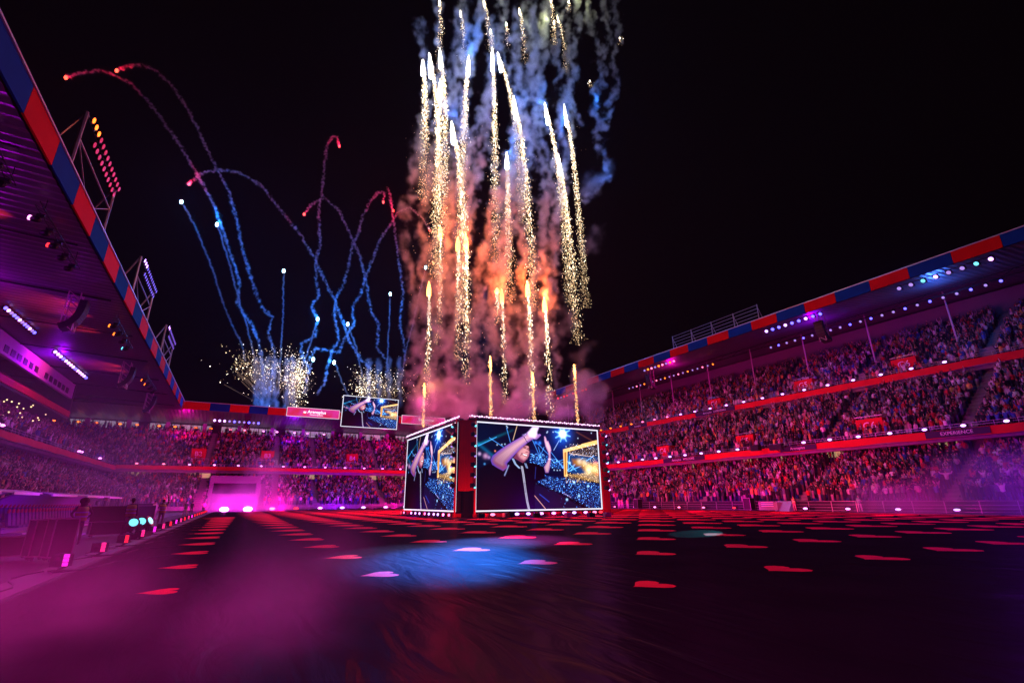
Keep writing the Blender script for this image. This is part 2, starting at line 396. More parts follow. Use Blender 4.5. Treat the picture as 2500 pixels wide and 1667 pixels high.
def stand_left():
    P = thing('grandstand', 'grandstand on the left with a glazed gallery and deep ribbed roof', 'grandstand')
    S0, S1 = 8, 112
    ais = [10+13.2*k for k in range(8)]
    tier(fr_left, 0, S0, S1, .9, 1.0, 14, .8, .40, 0, 1, P, 'lower_tier', 'LL', ais, lambda s, v: .93)
    tier(fr_left, 0, S0, S1, 8.2, 8.3, 15, .8, .48, 0, 1, P, 'upper_tier', 'LU', ais, lambda s, v: .8)
    fascia(fr_left, S0, S1, 7.6, 7.7, 8.4, P, 0, 1)
    mb = MB(); mb.add([fr_left(S0, 7.9, 7.65), fr_left(S1+8, 7.9, 7.65), fr_left(S1+8, 20, 14.3), fr_left(S0, 20, 14.3)], [(0, 1, 2, 3)])
    mb.box(fr_left(S0, 12.3, 0), fr_left(S1+12, 12.7, 9)); mb.build('underside', CONC, P, fixn=True)
    mb = MB(); mb.box(fr_left(S0, 23.6, 10), fr_left(S1+22, 23.9, 22)); mb.build('rear_wall', DARK, P)
    # gallery
    mb = MB(); mb.box(fr_left(S0, 13, 15.35), fr_left(106, 13.3, 16.2)); mb.build('gallery_front', RED, P)
    mb = MB(); mb.box(fr_left(S0, 13.1, 15.0), fr_left(106, 23, 15.3)); mb.box(fr_left(105.6, 13.1, 15.3), fr_left(106, 23, 20.6)); mb.box(fr_left(S0, 16, 16.2), fr_left(105, 16.2, 18.2)); mb.build('gallery_floor', DARK, P)
    mb = MB(); mb.box(fr_left(S0, 13.2, 18.3), fr_left(106, 13.6, 20.7)); g = mb.build('gallery_band', mat('gallery_paint', (.42, .40, .42), .6, var=.1), P)
    s = 30
    while s < 104:
        if int(s/2.1) % 7 != 0:
            mb = MB(); mb.box(fr_left(s, 13.14, 18.7), fr_left(s+1.3, 13.19, 19.5)); mb.build('window', DARK, g)
        s += 2.1
    ribbed(fr_left, S0, S1+10, -.8, 20.15, 24, 21.6, P, pitch=.45, amp=.09)
    roof_fascia(fr_left, S0, S1+10, -.9, 20.15, 21.85, 4.5, P, first=28.8-22.5)
    # beams under the roof
    for s in range(20, 118, 12):
        mb = MB(); mb.bar(fr_left(s, 0, 20.0), fr_left(s, 23.5, 21.2), .09, 4); mb.build('roof_beam', DARK, P)
stand_left()

# perimeter barrier fences
def fence(name, a, b, label, h=1.1):
    T = thing(name, label, 'barrier', a); d = Vector(b)-Vector(a); n = max(1, int(d.length/2.5))
    mb = MB()
    for z in (.15, .45, .75, h): mb.bar((0, 0, z), (d.x, d.y, z), .02, 4)
    mb.build('rail', STEEL, T); mb = MB()
    for k in range(n+1):
        p = d*(k/n); mb.bar((p.x, p.y, 0), (p.x, p.y, h), .03, 4)
    o = mb.build('post', STEEL, T)
    return T
fence('barrier_fence', (57.6, 2, 0), (57.6, 111, 0), 'low metal crowd barrier along the right touchline')
fence('barrier_fence', (6, 111.6, 0), (57.5, 111.6, 0), 'low metal crowd barrier in front of the far stand')
fence('barrier_fence', (-12.6, 62, 0), (-12.6, 111, 0), 'low metal crowd barrier beyond the dugouts on the left')

# ================================================================ PEOPLE
def lowfig(pose):
    """one closed light figure facing +x, with part ids per vertex: 0 legs 1 top 2 skin 3 hair"""
    V = []; F = []; P = []
    def loft(rings, n, ids):
        o = len(V)
        for (c, rx, ry), pid in zip(rings, ids):
            for k in range(n):
                a = 2*PI*k/n; V.append((c[0]+rx*math.cos(a), c[1]+ry*math.sin(a), c[2])); P.append(pid)
        for i in range(len(rings)-1):
            for k in range(n):
                F.append((o+i*n+k, o+i*n+(k+1) % n, o+(i+1)*n+(k+1) % n, o+(i+1)*n+k))
        F.append(tuple(o+k for k in range(n-1, -1, -1))); F.append(tuple(o+(len(rings)-1)*n+k for k in range(n)))
    loft([((0, 0, 0), .1, .16), ((0, 0, .85), .13, .18), ((0, 0, .88), .13, .19), ((0, 0, 1.2), .13, .2), ((0, 0, 1.42), .1, .2), ((0, 0, 1.47), .05, .07)], 6, (0, 0, 1, 1, 1, 2))
    loft([((0, 0, 1.46), .06, .06), ((.02, 0, 1.56), .1, .085), ((0, 0, 1.66), .11, .09), ((-.01, 0, 1.75), .06, .06)], 6, (2, 2, 3, 3))
    for sg in (-1, 1):
        up = pose == 2 or (pose == 1 and sg > 0)
        if up: J = [(0, .2*sg, 1.38), (.12, .27*sg, 1.62), (.14, .2*sg, 1.95)]
        elif pose == 3: J = [(0, .2*sg, 1.38), (.12, .26*sg, 1.15), (.33, .08*sg, 1.35)]
        else: J = [(0, .2*sg, 1.38), (-.02, .25*sg, 1.1), (.08, .24*sg, .85)]
        o = len(V)
        for j, (c, r) in enumerate(zip(J, (.065, .05, .04))):
            for k in range(3):
                a = 2*PI*k/3; V.append((c[0]+r*math.cos(a), c[1]+r*math.sin(a), c[2]+(.02 if k == 1 else 0))); P.append(1 if j < 2 else 2)
        for i in range(2):
            for k in range(3): F.append((o+i*3+k, o+i*3+(k+1) % 3, o+(i+1)*3+(k+1) % 3, o+(i+1)*3+k))
    return np.array(V, dtype=np.float32), F, np.array(P)
FIGS = [lowfig(k) for k in range(4)]
TOPS = [((.62, .6, .6), .17, 'white'), ((.02, .02, .025), .42, 'black'), ((.5, .03, .04), .12, 'red'), ((.1, .12, .16), .1, 'grey'), ((.04, .1, .35), .09, 'blue'), ((.55, .3, .35), .07, 'pink'), ((.6, .4, .08), .04, 'yellow'), ((.22, .17, .13), .08, 'brown')]
SKINS = [(.42, .27, .2), (.3, .18, .12), (.5, .34, .27), (.14, .08, .05)]
HAIRS = [(.02, .015, .01), (.06, .035, .02), (.22, .14, .06), (.012, .012, .012)]
PANTS = [(.02, .02, .03), (.05, .06, .12), (.1, .09, .08), (.3, .3, .32)]
def crowd_mesh(name, pts, label):
    n = len(pts); pts_a = np.array([(p[0], p[1], p[2]) for p in pts], dtype=np.float32); face = np.array([p[3] for p in pts])
    pose = RNG.choice(4, n, p=[.42, .13, .25, .2]); top = RNG.choice(len(TOPS), n, p=np.array([t[1] for t in TOPS])/sum(t[1] for t in TOPS))
    AV = []; AF = []; AC = []; off = 0
    for k in range(4):
        idx = np.where(pose == k)[0]
        if not len(idx): continue
        V, F, P = FIGS[k]; m = len(idx)
        ang = face[idx]+RNG.normal(0, .45, m); s = RNG.uniform(.88, 1.1, m); c, sn = np.cos(ang)*s, np.sin(ang)*s
        x = V[:, 0][None]*c[:, None]-V[:, 1][None]*sn[:, None]+pts_a[idx, 0][:, None]
        y = V[:, 0][None]*sn[:, None]+V[:, 1][None]*c[:, None]+pts_a[idx, 1][:, None]
        z = V[:, 2][None]*s[:, None]+pts_a[idx, 2][:, None]
        AV.append(np.stack([x, y, z], -1).reshape(-1, 3))
        tc = np.array([t[0] for t in TOPS])[top[idx]]*RNG.uniform(.6, 1.3, (m, 1)); sk = np.array(SKINS)[RNG.integers(0, 4, m)]; hr = np.array(HAIRS)[RNG.integers(0, 4, m)]; pt = np.array(PANTS)[RNG.integers(0, 4, m)]
        pal = np.stack([pt, tc, sk, hr], 1); AC.append(pal[:, P].reshape(-1, 3))
        nv = len(V)
        for fl in (3, 4, 6):
            f = np.array([q for q in F if len(q) == fl])
            if len(f): AF.append((fl, (f[None]+(off+np.arange(m)*nv)[:, None, None]).reshape(-1, fl)))
        off += nv*m
    V = np.concatenate(AV); Cc = np.clip(np.concatenate(AC), 0, 1)
    me = bpy.data.meshes.new(name); me.vertices.add(len(V)); me.vertices.foreach_set('co', V.ravel().astype(np.float32))
    loops = np.concatenate([f.ravel() for _, f in AF]); tot = np.concatenate([np.full(len(f), fl) for fl, f in AF]); start = np.concatenate([[0], np.cumsum(tot)[:-1]])
    me.loops.add(len(loops)); me.loops.foreach_set('vertex_index', loops.astype(np.int32)); me.polygons.add(len(tot)); me.polygons.foreach_set('loop_start', start.astype(np.int32)); 
    me.update(calc_edges=True)
    ca = me.color_attributes.new('Col', 'FLOAT_COLOR', 'POINT'); ca.data.foreach_set('color', np.concatenate([Cc, np.ones((len(Cc), 1))], 1).ravel().astype(np.float32))
    me.materials.append(mat('clothing', attr='Col', rough=.8))
    o = bpy.data.objects.new(name, me); C.objects.link(o); stuff(o, label, 'crowd'); return o

def skinned(name, joints, edges, root=0, sub=1):
    """continuous figure from a skeleton: joints {name: ((x,y,z), r)}"""
    keys = list(joints); me = bpy.data.meshes.new(name); me.from_pydata([joints[k][0] for k in keys], [(keys.index(a), keys.index(b)) for a, b in edges], [])
    o = bpy.data.objects.new(name, me); C.objects.link(o); md = o.modifiers.new('skin', 'SKIN'); md.use_smooth_shade = True
    for i, k in enumerate(keys):
        r = joints[k][1]; r = r if isinstance(r, tuple) else (r, r)
        sv = me.skin_vertices[0].data[i]; sv.radius = r; sv.use_root = (i == root)
    if sub: s = o.modifiers.new('sub', 'SUBSURF'); s.levels = sub; s.render_levels = sub
    dg = bpy.context.evaluated_depsgraph_get(); nm = bpy.data.meshes.new_from_object(o.evaluated_get(dg)); bpy.data.objects.remove(o); bpy.data.meshes.remove(me)
    return nm
def person_joints(armL='down', armR='down', fingers=False, stride=.0):
    J = {'pel': ((0, 0, .95), (.13, .16)), 'spine': ((0, 0, 1.12), (.11, .15)), 'chest': ((0, 0, 1.32), (.115, .17)), 'neck0': ((0, 0, 1.46), .062), 'neck': ((.01, 0, 1.52), .055),
         'head': ((.02, 0, 1.62), (.085, .078)), 'crown': ((.01, 0, 1.71), (.07, .065)), 'nose': ((.108, 0, 1.605), .012)}
    E = [('pel', 'spine'), ('spine', 'chest'), ('chest', 'neck0'), ('neck0', 'neck'), ('neck', 'head'), ('head', 'crown'), ('head', 'nose')]
    for s, nm, arm in ((1, 'L', armL), (-1, 'R', armR)):
        J['hip'+nm] = ((0, .09*s, .88), .085); J['kn'+nm] = ((.02+stride*s, .11*s, .48), .058); J['an'+nm] = ((stride*1.4*s-.02, .12*s, .09), .04); J['toe'+nm] = ((stride*1.4*s+.15, .13*s, .04), .035)
        E += [('pel', 'hip'+nm), ('hip'+nm, 'kn'+nm), ('kn'+nm, 'an'+nm), ('an'+nm, 'toe'+nm)]
        P = {'down': ((-.01, .24, 1.14), (.07, .25, .9), (.1, .25, .82)), 'up': ((.08, .27, 1.6), (.1, .2, 1.86), (.11, .18, 1.95)), 'clap': ((.12, .24, 1.16), (.33, .1, 1.3), (.4, .05, 1.35)),
             'wide': ((.02, .42, 1.45), (.06, .52, 1.7), (.06, .55, 1.79)), 'hips': ((-.06, .33, 1.17), (.06, .2, 1.0), (.1, .15, .97)), 'phone': ((.14, .25, 1.2), (.32, .14, 1.46), (.36, .1, 1.53))}[arm]
        J['sh'+nm] = ((0, .18*s, 1.41), .062); E += [('chest', 'sh'+nm)]
        prev = 'sh'+nm
        for q, (p, r) in enumerate(zip(P, (.046, .032, (.018, .036)))):
            k = 'arm%d' % q+nm; J[k] = ((p[0], p[1]*s, p[2]), r); E.append((prev, k)); prev = k
        if fingers:
            a = Vector(J['arm2'+nm][0]); d = (a-Vector(J['arm1'+nm][0])).normalized(); side = d.cross(Vector((0, 1, 0))).normalized()
            for q in range(4):
                o = (q-1.5)*.021; L_ = (.06, .075, .07, .055)[q]; k = 'f%d' % q+nm
                J[k+'a'] = (tuple(a+side*o+d*.05), .0085); J[k+'b'] = (tuple(a+side*o*1.15+d*(.05+L_*.9)+Vector((.012, 0, 0))), .0075); E += [('arm2'+nm, k+'a'), (k+'a', k+'b')]
            J['th'+nm] = (tuple(a+side*-.045+d*.03), .010); E += [('arm2'+nm, 'th'+nm)]
    return J, E
def colour_person(me, mats, long_sleeve=True):
    """mats: skin, top, trousers, shoes, hair"""
    for m in mats: me.materials.append(m)
    for p in me.polygons:
        x, y, z = p.center; r = abs(y)
        armish = r > .2 or x > .2
        if z > 1.655 or (z > 1.57 and x < -.01): i = 4
        elif z > 1.475 and not armish: i = 0
        elif armish and (z > 1.62 or (not long_sleeve and (z < 1.1 or x > .2))) : i = 0
        elif armish and z < .93: i = 0
        elif x > .34: i = 0
        elif z > .93: i = 1
        elif z > .1: i = 2
        else: i = 3
        p.material_index = i
SK = [mat('skin_light', (.45, .29, .22), .55), mat('skin_tan', (.3, .18, .12), .55), mat('skin_brown', (.16, .09, .06), .55)]
HR = mat('dark_hair', (.02, .014, .01), .6); SHOE = mat('black_shoes', (.02, .02, .02), .5)
DENIM = mat('dark_trousers', (.025, .025, .04), .8, var=.2)
POSES = [('down', 'down'), ('up', 'up'), ('clap', 'clap'), ('up', 'down'), ('phone', 'down'), ('wide', 'wide')]
POSE_TXT = ['arms down', 'both arms up', 'hands together', 'one arm up', 'a hand held before the face', 'both arms spread wide']
ZONE = {'RL': 'lower tier of the right stand', 'RM': 'middle tier of the right stand', 'RU': 'upper tier of the right stand', 'LL': 'lower tier of the left stand', 'LU': 'upper tier of the left stand', 'BL': 'lower tier of the far stand', 'BU': 'upper tier of the far stand'}
def build_crowd():
    cands = []
    for i, p in enumerate(SPOTS):
        v = in_view((p[0], p[1], p[2]+1.3), -12)
        if v is None: continue
        if p[4] == 'LL' and (v[1] > 1195 or v[0] < 6): continue        # behind the dugouts
        if p[4] in ('LU',) and p[0] < -24: continue
        if 985 < v[0] < 1490 and v[1] > 1000: continue
        if p[4] == 'RL' and p[0] > 66: continue
        if p[4] == 'RL' and v[1] > 1228: continue
        cands.append((v[2], i))
    cands.sort(); near = [i for _, i in cands[:300]]; ns = set(near)
    rest = {}
    for i, p in enumerate(SPOTS):
        if i in ns: continue
        v = in_view((p[0], p[1], p[2]+1), 120)
        if v is None: continue
        rest.setdefault(p[4], []).append(p)
    names = {'RL': 'spectators filling the lower tier of the right stand', 'RM': 'spectators filling the middle tier of the right stand', 'RU': 'spectators filling the upper tier of the right stand',
             'LL': 'spectators filling the lower tier of the left stand', 'LU': 'spectators in the shaded upper tier of the left stand', 'BL': 'spectators filling the lower tier of the far stand', 'BU': 'spectators filling the upper tier of the far stand'}
    for k, pts in rest.items(): crowd_mesh('crowd', pts, names[k])
    protos = {}
    tw = [t[1] for t in TOPS]
    poses = []
    for q, (a, b) in enumerate(POSES):
        J, E = person_joints(a, b); poses.append(skinned('person', J, E, sub=0))
    for n, i in enumerate(near):
        x, y, z, fa, key = SPOTS[i]; q = random.choices(range(6), [.32, .2, .16, .14, .1, .08])[0]; t = random.choices(range(len(TOPS)), tw)[0]
        if (q, t) not in protos:
            me = poses[q].copy(); me.name = 'person'
            colour_person(me, [SK[t % 3], mat('top_'+TOPS[t][2], TOPS[t][0], .8), DENIM, SHOE, HR], t % 2 == 0)
            protos[(q, t)] = me
        o = bpy.data.objects.new('person', protos[(q, t)]); C.objects.link(o); o.location = (x, y, z); o.rotation_euler = (0, 0, fa+random.gauss(0, .35)); s = rnd(.9, 1.05); o.scale = (s, s, s)
        tag(o, '%s-topped spectator with %s, %s' % (TOPS[t][2], POSE_TXT[q], ZONE[key]), 'person', 'spectators standing nearest the camera')
build_crowd()

VEST = mat('yellow_vest', (.62, .66, .12), .6, var=.1); VESTG = mat('green_vest', (.15, .75, .25), .6)
TAPE = mat('reflective_tape', (.7, .6, .8), .3); PALE = mat('white_trousers', (.65, .65, .66), .8)
def steward(label, loc, rz, arms=('down', 'down'), vest=None, top=None, legs=None, h=1.75, hair='short', stride=0):
    T = thing('person', label, 'person', loc, rz, None); sc_ = h/1.76; T.scale = (sc_,)*3
    J, E = person_joints(*arms, fingers=True, stride=stride); me = skinned('body', J, E, sub=1)
    colour_person(me, [SK[0], top or mat('dark_top', (.03, .03, .035), .8), legs or DENIM, SHOE, HR])
    o = bpy.data.objects.new('body', me); C.objects.link(o); o.parent = T
    # face: eyes, mouth
    mb = MB()
    for s in (-1, 1): mb.ball((.098, .032*s, 1.63), .010, 6, 4)
    mb.box((.096, -.02, 1.562), (.106, .02, 1.57)); mb.build('face_features', mat('eye_dark', (.02, .01, .01), .3), T)
    mb = MB()
    for s in (-1, 1): mb.ball((.0, .088*s, 1.615), .024, 6, 4, sc3=(.7, .4, 1.2))
    mb.build('ear', SK[0], T)
    mb = MB()
    if hair == 'bushy': mb.ball((-.03, 0, 1.66), .15, 12, 8, sc3=(.95, 1.1, .95)); mb.ball((-.06, 0, 1.55), .12, 10, 7)
    else: mb.ball((-.012, 0, 1.675), .1, 10, 7, sc3=(1.02, .93, .95))
    mb.build('hair', HR, T, smooth=True)
    if vest:
        mb = MB(); n = 14; rings = [(.9, .15, .2), (1.05, .145, .19), (1.2, .15, .2), (1.36, .155, .215), (1.44, .12, .17)]
        for z, rx, ry in rings: mb.v += [(rx*math.cos(2*PI*k/n), ry*math.sin(2*PI*k/n), z) for k in range(n)]
        for i in range(4):
            for k in range(n): mb.f.append((i*n+k, i*n+(k+1) % n, (i+1)*n+(k+1) % n, (i+1)*n+k)); mb.m.append(0)
        v = mb.build('vest', vest, T, smooth=True); sd = v.modifiers.new('s', 'SOLIDIFY'); sd.thickness = .012
        mb = MB()
        for z0 in (1.04, 1.2):
            o_ = len(mb.v)
            for z, e in ((z0, 0), (z0+.055, 0)): mb.v += [((.166)*math.cos(2*PI*k/n), .216*math.sin(2*PI*k/n), z) for k in range(n)]
            for k in range(n): mb.f.append((o_+k, o_+(k+1) % n, o_+n+(k+1) % n, o_+n+k)); mb.m.append(0)
        mb.build('reflective_stripe', TAPE, v)
    return T
def gz(x, y): p = at_z(x, y, .03); return (p.x, p.y, .03)
WT = mat('white_top', (.65, .64, .66), .8)
steward('dark-haired woman in a yellow safety vest seen from behind beside the tall cabinets', gz(180, 1331), PI/2+.4, ('hips', 'hips'), VEST, h=1.7, hair='bushy')
steward('man in a pale yellow vest standing behind the flight case with his arm bent', gz(307, 1309), PI/2, ('clap', 'down'), VEST, top=mat('dark_blue_top', (.03, .03, .08), .8), legs=mat('pink_trousers', (.4, .3, .34), .8))
steward('man in a yellow vest holding one hand up to his head beside the floor lights', gz(388, 1286), PI/2, ('phone', 'up'), VEST, legs=mat('brown_trousers', (.22, .15, .14), .8))
steward('person in white top and white trousers walking by the left barrier', gz(371, 1268), -.8, ('clap', 'clap'), top=WT, legs=PALE, stride=.08)
steward('person in white trousers holding a camera beside the row of red floor lights', gz(449, 1263), -1.2, ('phone', 'phone'), top=mat('grey_top', (.2, .2, .22), .8), legs=PALE, stride=.1)
steward('person in a dark suit at the far end of the left path', (-5.2, 88, .04), -1.3, top=mat('dark_suit', (.02, .02, .03), .7), legs=DENIM)
steward('person in a cream jacket at the far end of the left path', (-3.9, 92, .04), -1.5, ('down', 'clap'), top=mat('cream_jacket', (.5, .42, .35), .8), legs=DENIM)
for lx, px, arm in (('leftmost of three stewards in white trousers beside the big screen', 1512.5, 'down'), ('middle one of three stewards in white trousers beside the big screen', 1520, 'clap'), ('rightmost of three stewards in white trousers beside the big screen', 1533, 'down')):
    p = gz(px, 1241.5); steward(lx, p, PI+.6, (arm, 'down'), VEST, legs=PALE, h=1.72)
steward('steward in a yellow vest and pink trousers in front of the teal steps', (57.2, 36.4, .01), PI, ('clap', 'hips'), VEST, legs=mat('rose_trousers', (.55, .25, .35), .8))
steward('steward in a green vest standing alone by the right barrier', (56.9, 29.2, .01), PI+.3, ('phone', 'down'), VESTG, legs=PALE)

# ================================================================ LED SCREEN PICTURE (a flat picture of light)
def paint(W=300, H=180):
    """the camera feed: a man in black clapping overhead before a blue arena. Coordinates are u (0..1) and v (0..1 downwards)."""
    U, Vv = np.meshgrid((np.arange(W)+.5)/W, (np.arange(H)+.5)/H); asp = 1.72; X = U*asp; I = np.zeros((H, W, 3)); I[:] = (.001, .001, .010)
    rg = np.random.default_rng(5)
    def PT(px, py):   # coordinates read off the enlarged photograph of the screen
        yl = 220+(1435-220)*0; f = (px-445)/(2150-445); top = 222+115*f; bot = 1437-37*f
        xr = 2125+62*(py-335)/1065; return ((px-445)/(xr-445), (py-top)/(bot-top))
    def poly(pts, col, a=1.0, soft=.004):
        p = [PT(*q) for q in pts]; p = [(x*asp, y) for x, y in p]; ins = np.zeros(U.shape, bool); dist = np.full(U.shape, 9.)
        for (x0, y0), (x1, y1) in zip(p, p[1:]+p[:1]):
            c = ((y0 > Vv) != (y1 > Vv)); ins ^= c & (X < (x1-x0)*(Vv-y0)/((y1-y0) if abs(y1-y0) > 1e-9 else 1e-9)+x0)
            dx, dy = x1-x0, y1-y0; t = np.clip(((X-x0)*dx+(Vv-y0)*dy)/(dx*dx+dy*dy+1e-12), 0, 1); dist = np.minimum(dist, np.hypot(X-x0-t*dx, Vv-y0-t*dy))
        sd = np.where(ins, dist, -dist); m = np.clip(sd/soft+.5, 0, 1)[..., None]*a; c = col(U, Vv, sd) if callable(col) else np.array(col); I[:] = I*(1-m)+c*m; return sd
    def line(a, b, col, w=.004, add=True, fade=False):
        (x0, y0), (x1, y1) = PT(*a), PT(*b); x0 *= asp; x1 *= asp; dx, dy = x1-x0, y1-y0; t = np.clip(((X-x0)*dx+(Vv-y0)*dy)/(dx*dx+dy*dy+1e-12), 0, 1)
        d = np.hypot(X-x0-t*dx, Vv-y0-t*dy); m = np.exp(-(d/w)**2)[..., None]
        if fade: m = m*(1-.7*t[..., None])
        if add: I[:] = I+m*np.array(col)
        else: I[:] = I*(1-m)+np.array(col)*m
    def disc(c, r, col, p=2):
        x, y = PT(*c); d = np.hypot(X-x*asp, Vv-y); I[:] = I+np.exp(-(d/r)**p)[..., None]*np.array(col)
    def specks(n, reg, cols, r=(.002, .004)):
        x0, y0, x1, y1 = reg
        pp = [PT(*q) for q in ((x0, y0), (x1, y1))]
        for _ in range(n):
            x = rg.uniform(pp[0][0], pp[1][0]); y = rg.uniform(pp[0][1], pp[1][1]); i = int(y*H); j = int(x*W)
            if 0 <= i < H and 0 <= j < W: yield x, y, i, j
    # arena glow and far stands
    I += np.exp(-(((U-.62)/.28)**2+((Vv-.30)/.30)**2))[..., None]*np.array((.0, .012, .10))
    I += np.exp(-(((U-.03)/.2)**2+((Vv-.25)/.4)**2))[..., None]*np.array((.001, .007, .035))
    poly([(1130, 600), (1330, 640), (1620, 800), (1630, 900), (1480, 860), (1120, 780)], (.003, .018, .12))
    for a, b in [((820, 300), (870, 500)), ((460, 560), (690, 430)), ((600, 440), (780, 570)), ((1170, 470), (1300, 770)), ((1250, 570), (1310, 760)), ((1330, 570), (1250, 760)), ((1240, 520), (1400, 680)), ((1430, 640), (1640, 900)), ((1430, 740), (1480, 790)), ((1480, 790), (1620, 740)), ((1500, 740), (1640, 880))]: line(a, b, (.12, .35, 1.0), .0035)
    line((460, 540), (900, 330), (.0, .16, .2), .016, fade=True); line((450, 520), (700, 740), (.0, .10, .16), .022); line((905, 470), (958, 262), (.75, .5, .3), .004)
    line((1470, 610), (1550, 470), (.35, .5, .9), .004)
    # upper right stand and golden truss
    poly([(1640, 340), (2130, 340), (2130, 480), (1640, 590)], (.012, .006, .02)); line((1810, 350), (2060, 480), (.12, .04, .02), .01)
    poly([(1650, 600), (2130, 500), (2135, 720), (1700, 660)], (.06, .03, .03))
    poly([(1660, 650), (2140, 700), (2150, 1050), (1660, 910)], (.01, .07, .2))
    for a, b in [((1660, 900), (1900, 720)), ((1700, 690), (1680, 900)), ((1680, 910), (1960, 800)), ((1660, 760), (1800, 900)), ((1790, 800), (1720, 900)), ((1960, 760), (2080, 690))]: line(a, b, (.2, .6, 1.4), .004)
    poly([(1740, 740), (1880, 740), (1960, 790), (2150, 800), (2150, 960), (1960, 930), (1880, 850), (1760, 820)], (.38, .16, .05), soft=.05)
    for c, r, col in [((1850, 770), .035, (.5, .45, .35)), ((1930, 790), .04, (.6, .5, .3)), ((2000, 860), .05, (.8, .6, .3)), ((2090, 880), .05, (.9, .6, .25)), ((2105, 800), .03, (1, .25, .12)), ((1990, 900), .04, (.8, .6, .3)), ((2120, 945), .02, (.8, .0, .02)), ((1705, 790), .014, (.6, .8, 1.2))]: disc(c, r, col)
    poly([(1640, 960), (2150, 1060), (2150, 950), (1960, 930)], (.5, .3, .12), a=.6, soft=.02)
    poly([(1605, 600), (1885, 530), (1885, 523), (2130, 465), (2133, 525), (1670, 632), (1665, 985), (1622, 985)], (1.1, .62, .22)); poly([(1625, 640), (1652, 636), (1650, 960), (1632, 960)], (.55, .2, .05))
    line((1610, 640), (2130, 500), (.3, .12, .02), .004); line((1700, 655), (2060, 705), (.6, .35, .15), .006)
    # bright lamp
    disc((1600, 378), .05, (1.5, 2.0, 3.2), 3); disc((1600, 378), .11, (.03, .22, .9), 1.6)
    for k in range(8):
        a = k*PI/4+.3; line((1600, 378), (1600+115*math.cos(a), 378+115*math.sin(a)), (.25, .6, 1.3), .008)
    # floor crowd in blue
    poly([(1290, 960), (1660, 980), (2150, 1075), (2190, 1400), (2000, 1390), (1500, 1160), (1210, 1050)], (.003, .013, .09))
    poly([(1200, 1080), (1480, 1180), (1900, 1400), (1200, 1420)], (.015, .008, .05))
    cells = [((1210, 960), (2180, 1400), 2600, (.05, .22, 1.0), (.25, .6, 1.4)), ((1140, 660), (1620, 860), 900, (.03, .2, .9), (.3, .7, 1.3)), ((1700, 520), (2130, 690), 420, (.7, .5, .4), (.3, .5, 1.)), ((1640, 930), (2150, 1060), 420, (.9, .6, .3), (.8, .5, .2)), ((1900, 720), (2150, 950), 260, (1.2, .9, .5), (.2, .1, .05))]
    for a, b, n, c0, c1 in cells:
        for _ in range(n):
            px, py = rg.uniform(a[0], b[0]), rg.uniform(a[1], b[1])
            if a == (1210, 960):
                if py < 955+(px-1290)*.14: continue
                if px < 1500 and py > 1070+(px-1200)*.45+20 and rg.random() > .05: continue
                if py > 1090+(px-1300)*.44 and rg.random() > .05: continue
            if a == (1140, 660) and py < 600+(px-1130)*.36: continue
            u, v = PT(px, py); i, j = int(v*H), int(u*W)
            if 0 <= i < H-1 and 0 <= j < W-1: f = rg.random()**1.8; I[i:i+1+(rg.random() < .5), j] += (np.array(c0)*(1-f)+np.array(c1)*f)*(rg.uniform(.1, .5) if rg.random() < .75 else rg.uniform(1.2, 3.2))
    for c in [(1980, 1110), (1770, 1060), (1660, 1290), (1840, 1240)]: disc(c, .014, (.5, .9, 1.4))
    line((1200, 1240), (1350, 1410), (.8, .4, .3), .004); line((1270, 1220), (1400, 1320), (.02, .08, .4), .006); line((1600, 1200), (1720, 1260), (.4, .25, .4), .004)
    for c in [(820, 268), (830, 290), (700, 540), (760, 535), (800, 530), (1380, 345), (1370, 360), (1460, 350), (1830, 440), (1475, 890), (1520, 893), (1560, 890), (2040, 365), (1650, 560)]: disc(c, .008, (.5, .65, .9))
    disc((675, 628), .010, (1, .3, .15)); disc((1215, 505), .02, (.05, .25, .9)); disc((1270, 510), .02, (.05, .25, .9))
    # audience at far left
    for (x, y), r, col in [((480, 670), .02, (.5, .35, .55)), ((555, 700), .03, (.45, .25, .4)), ((600, 720), .02, (.3, .2, .4)), ((545, 810), .012, (.1, .3, .6)), ((540, 1010), .012, (.7, .55, .3)), ((520, 1035), .012, (.8, .65, .4)), ((550, 1075), .012, (.7, .6, .4)), ((610, 1055), .008, (.6, .5, .3)), ((495, 1195), .018, (.3, .15, .2))]: disc((x, y), r, col)
    line((630, 1060), (610, 1000), (.12, .14, .4), .012)
    # body in black
    def shirt(u, v, sd): return np.stack([.004+.03*np.exp(-((u-.2)/.2)**2)*np.clip(v-.45, 0, 1)*1.2, .0008+u*0, .006+.035*np.exp(-((u-.42)/.2)**2)*np.clip(v-.4, 0, 1)], -1)
    poly([(600, 800), (700, 760), (860, 800), (905, 740), (1000, 800), (1060, 780), (1200, 800), (1330, 850), (1345, 1000), (1250, 1040), (1190, 1120), (1210, 1440), (440, 1440), (450, 900)], shirt)
    line((850, 830), (800, 965), (.25, .3, .55), .008); line((1215, 850), (1205, 1010), (.03, .05, .22), .005)
    # neck, face
    def skin(br, shade=(.0, .0)):
        def f(u, v, sd):
            k = np.clip(.25+sd*22, .2, 1)*np.clip(1.1-(np.abs(u-br[0])*br[1]), .3, 1); k = k[..., None]; return k*np.array((.80, .34, .38))+(1-k)*np.array((.10, .02, .10))
        return f
    poly([(905, 735), (960, 640), (1040, 700), (1080, 760), (1040, 795), (985, 765), (930, 730)], (.20, .06, .12))
    poly([(1040, 560), (1100, 525), (1128, 545), (1132, 640), (1118, 700), (1090, 745), (1050, 770), (1000, 745), (965, 705), (950, 650), (985, 600)], skin((.385, 6)))
    poly([(1070, 540), (1100, 500), (1130, 520), (1138, 580), (1126, 640), (1118, 560)], (.015, .008, .02))
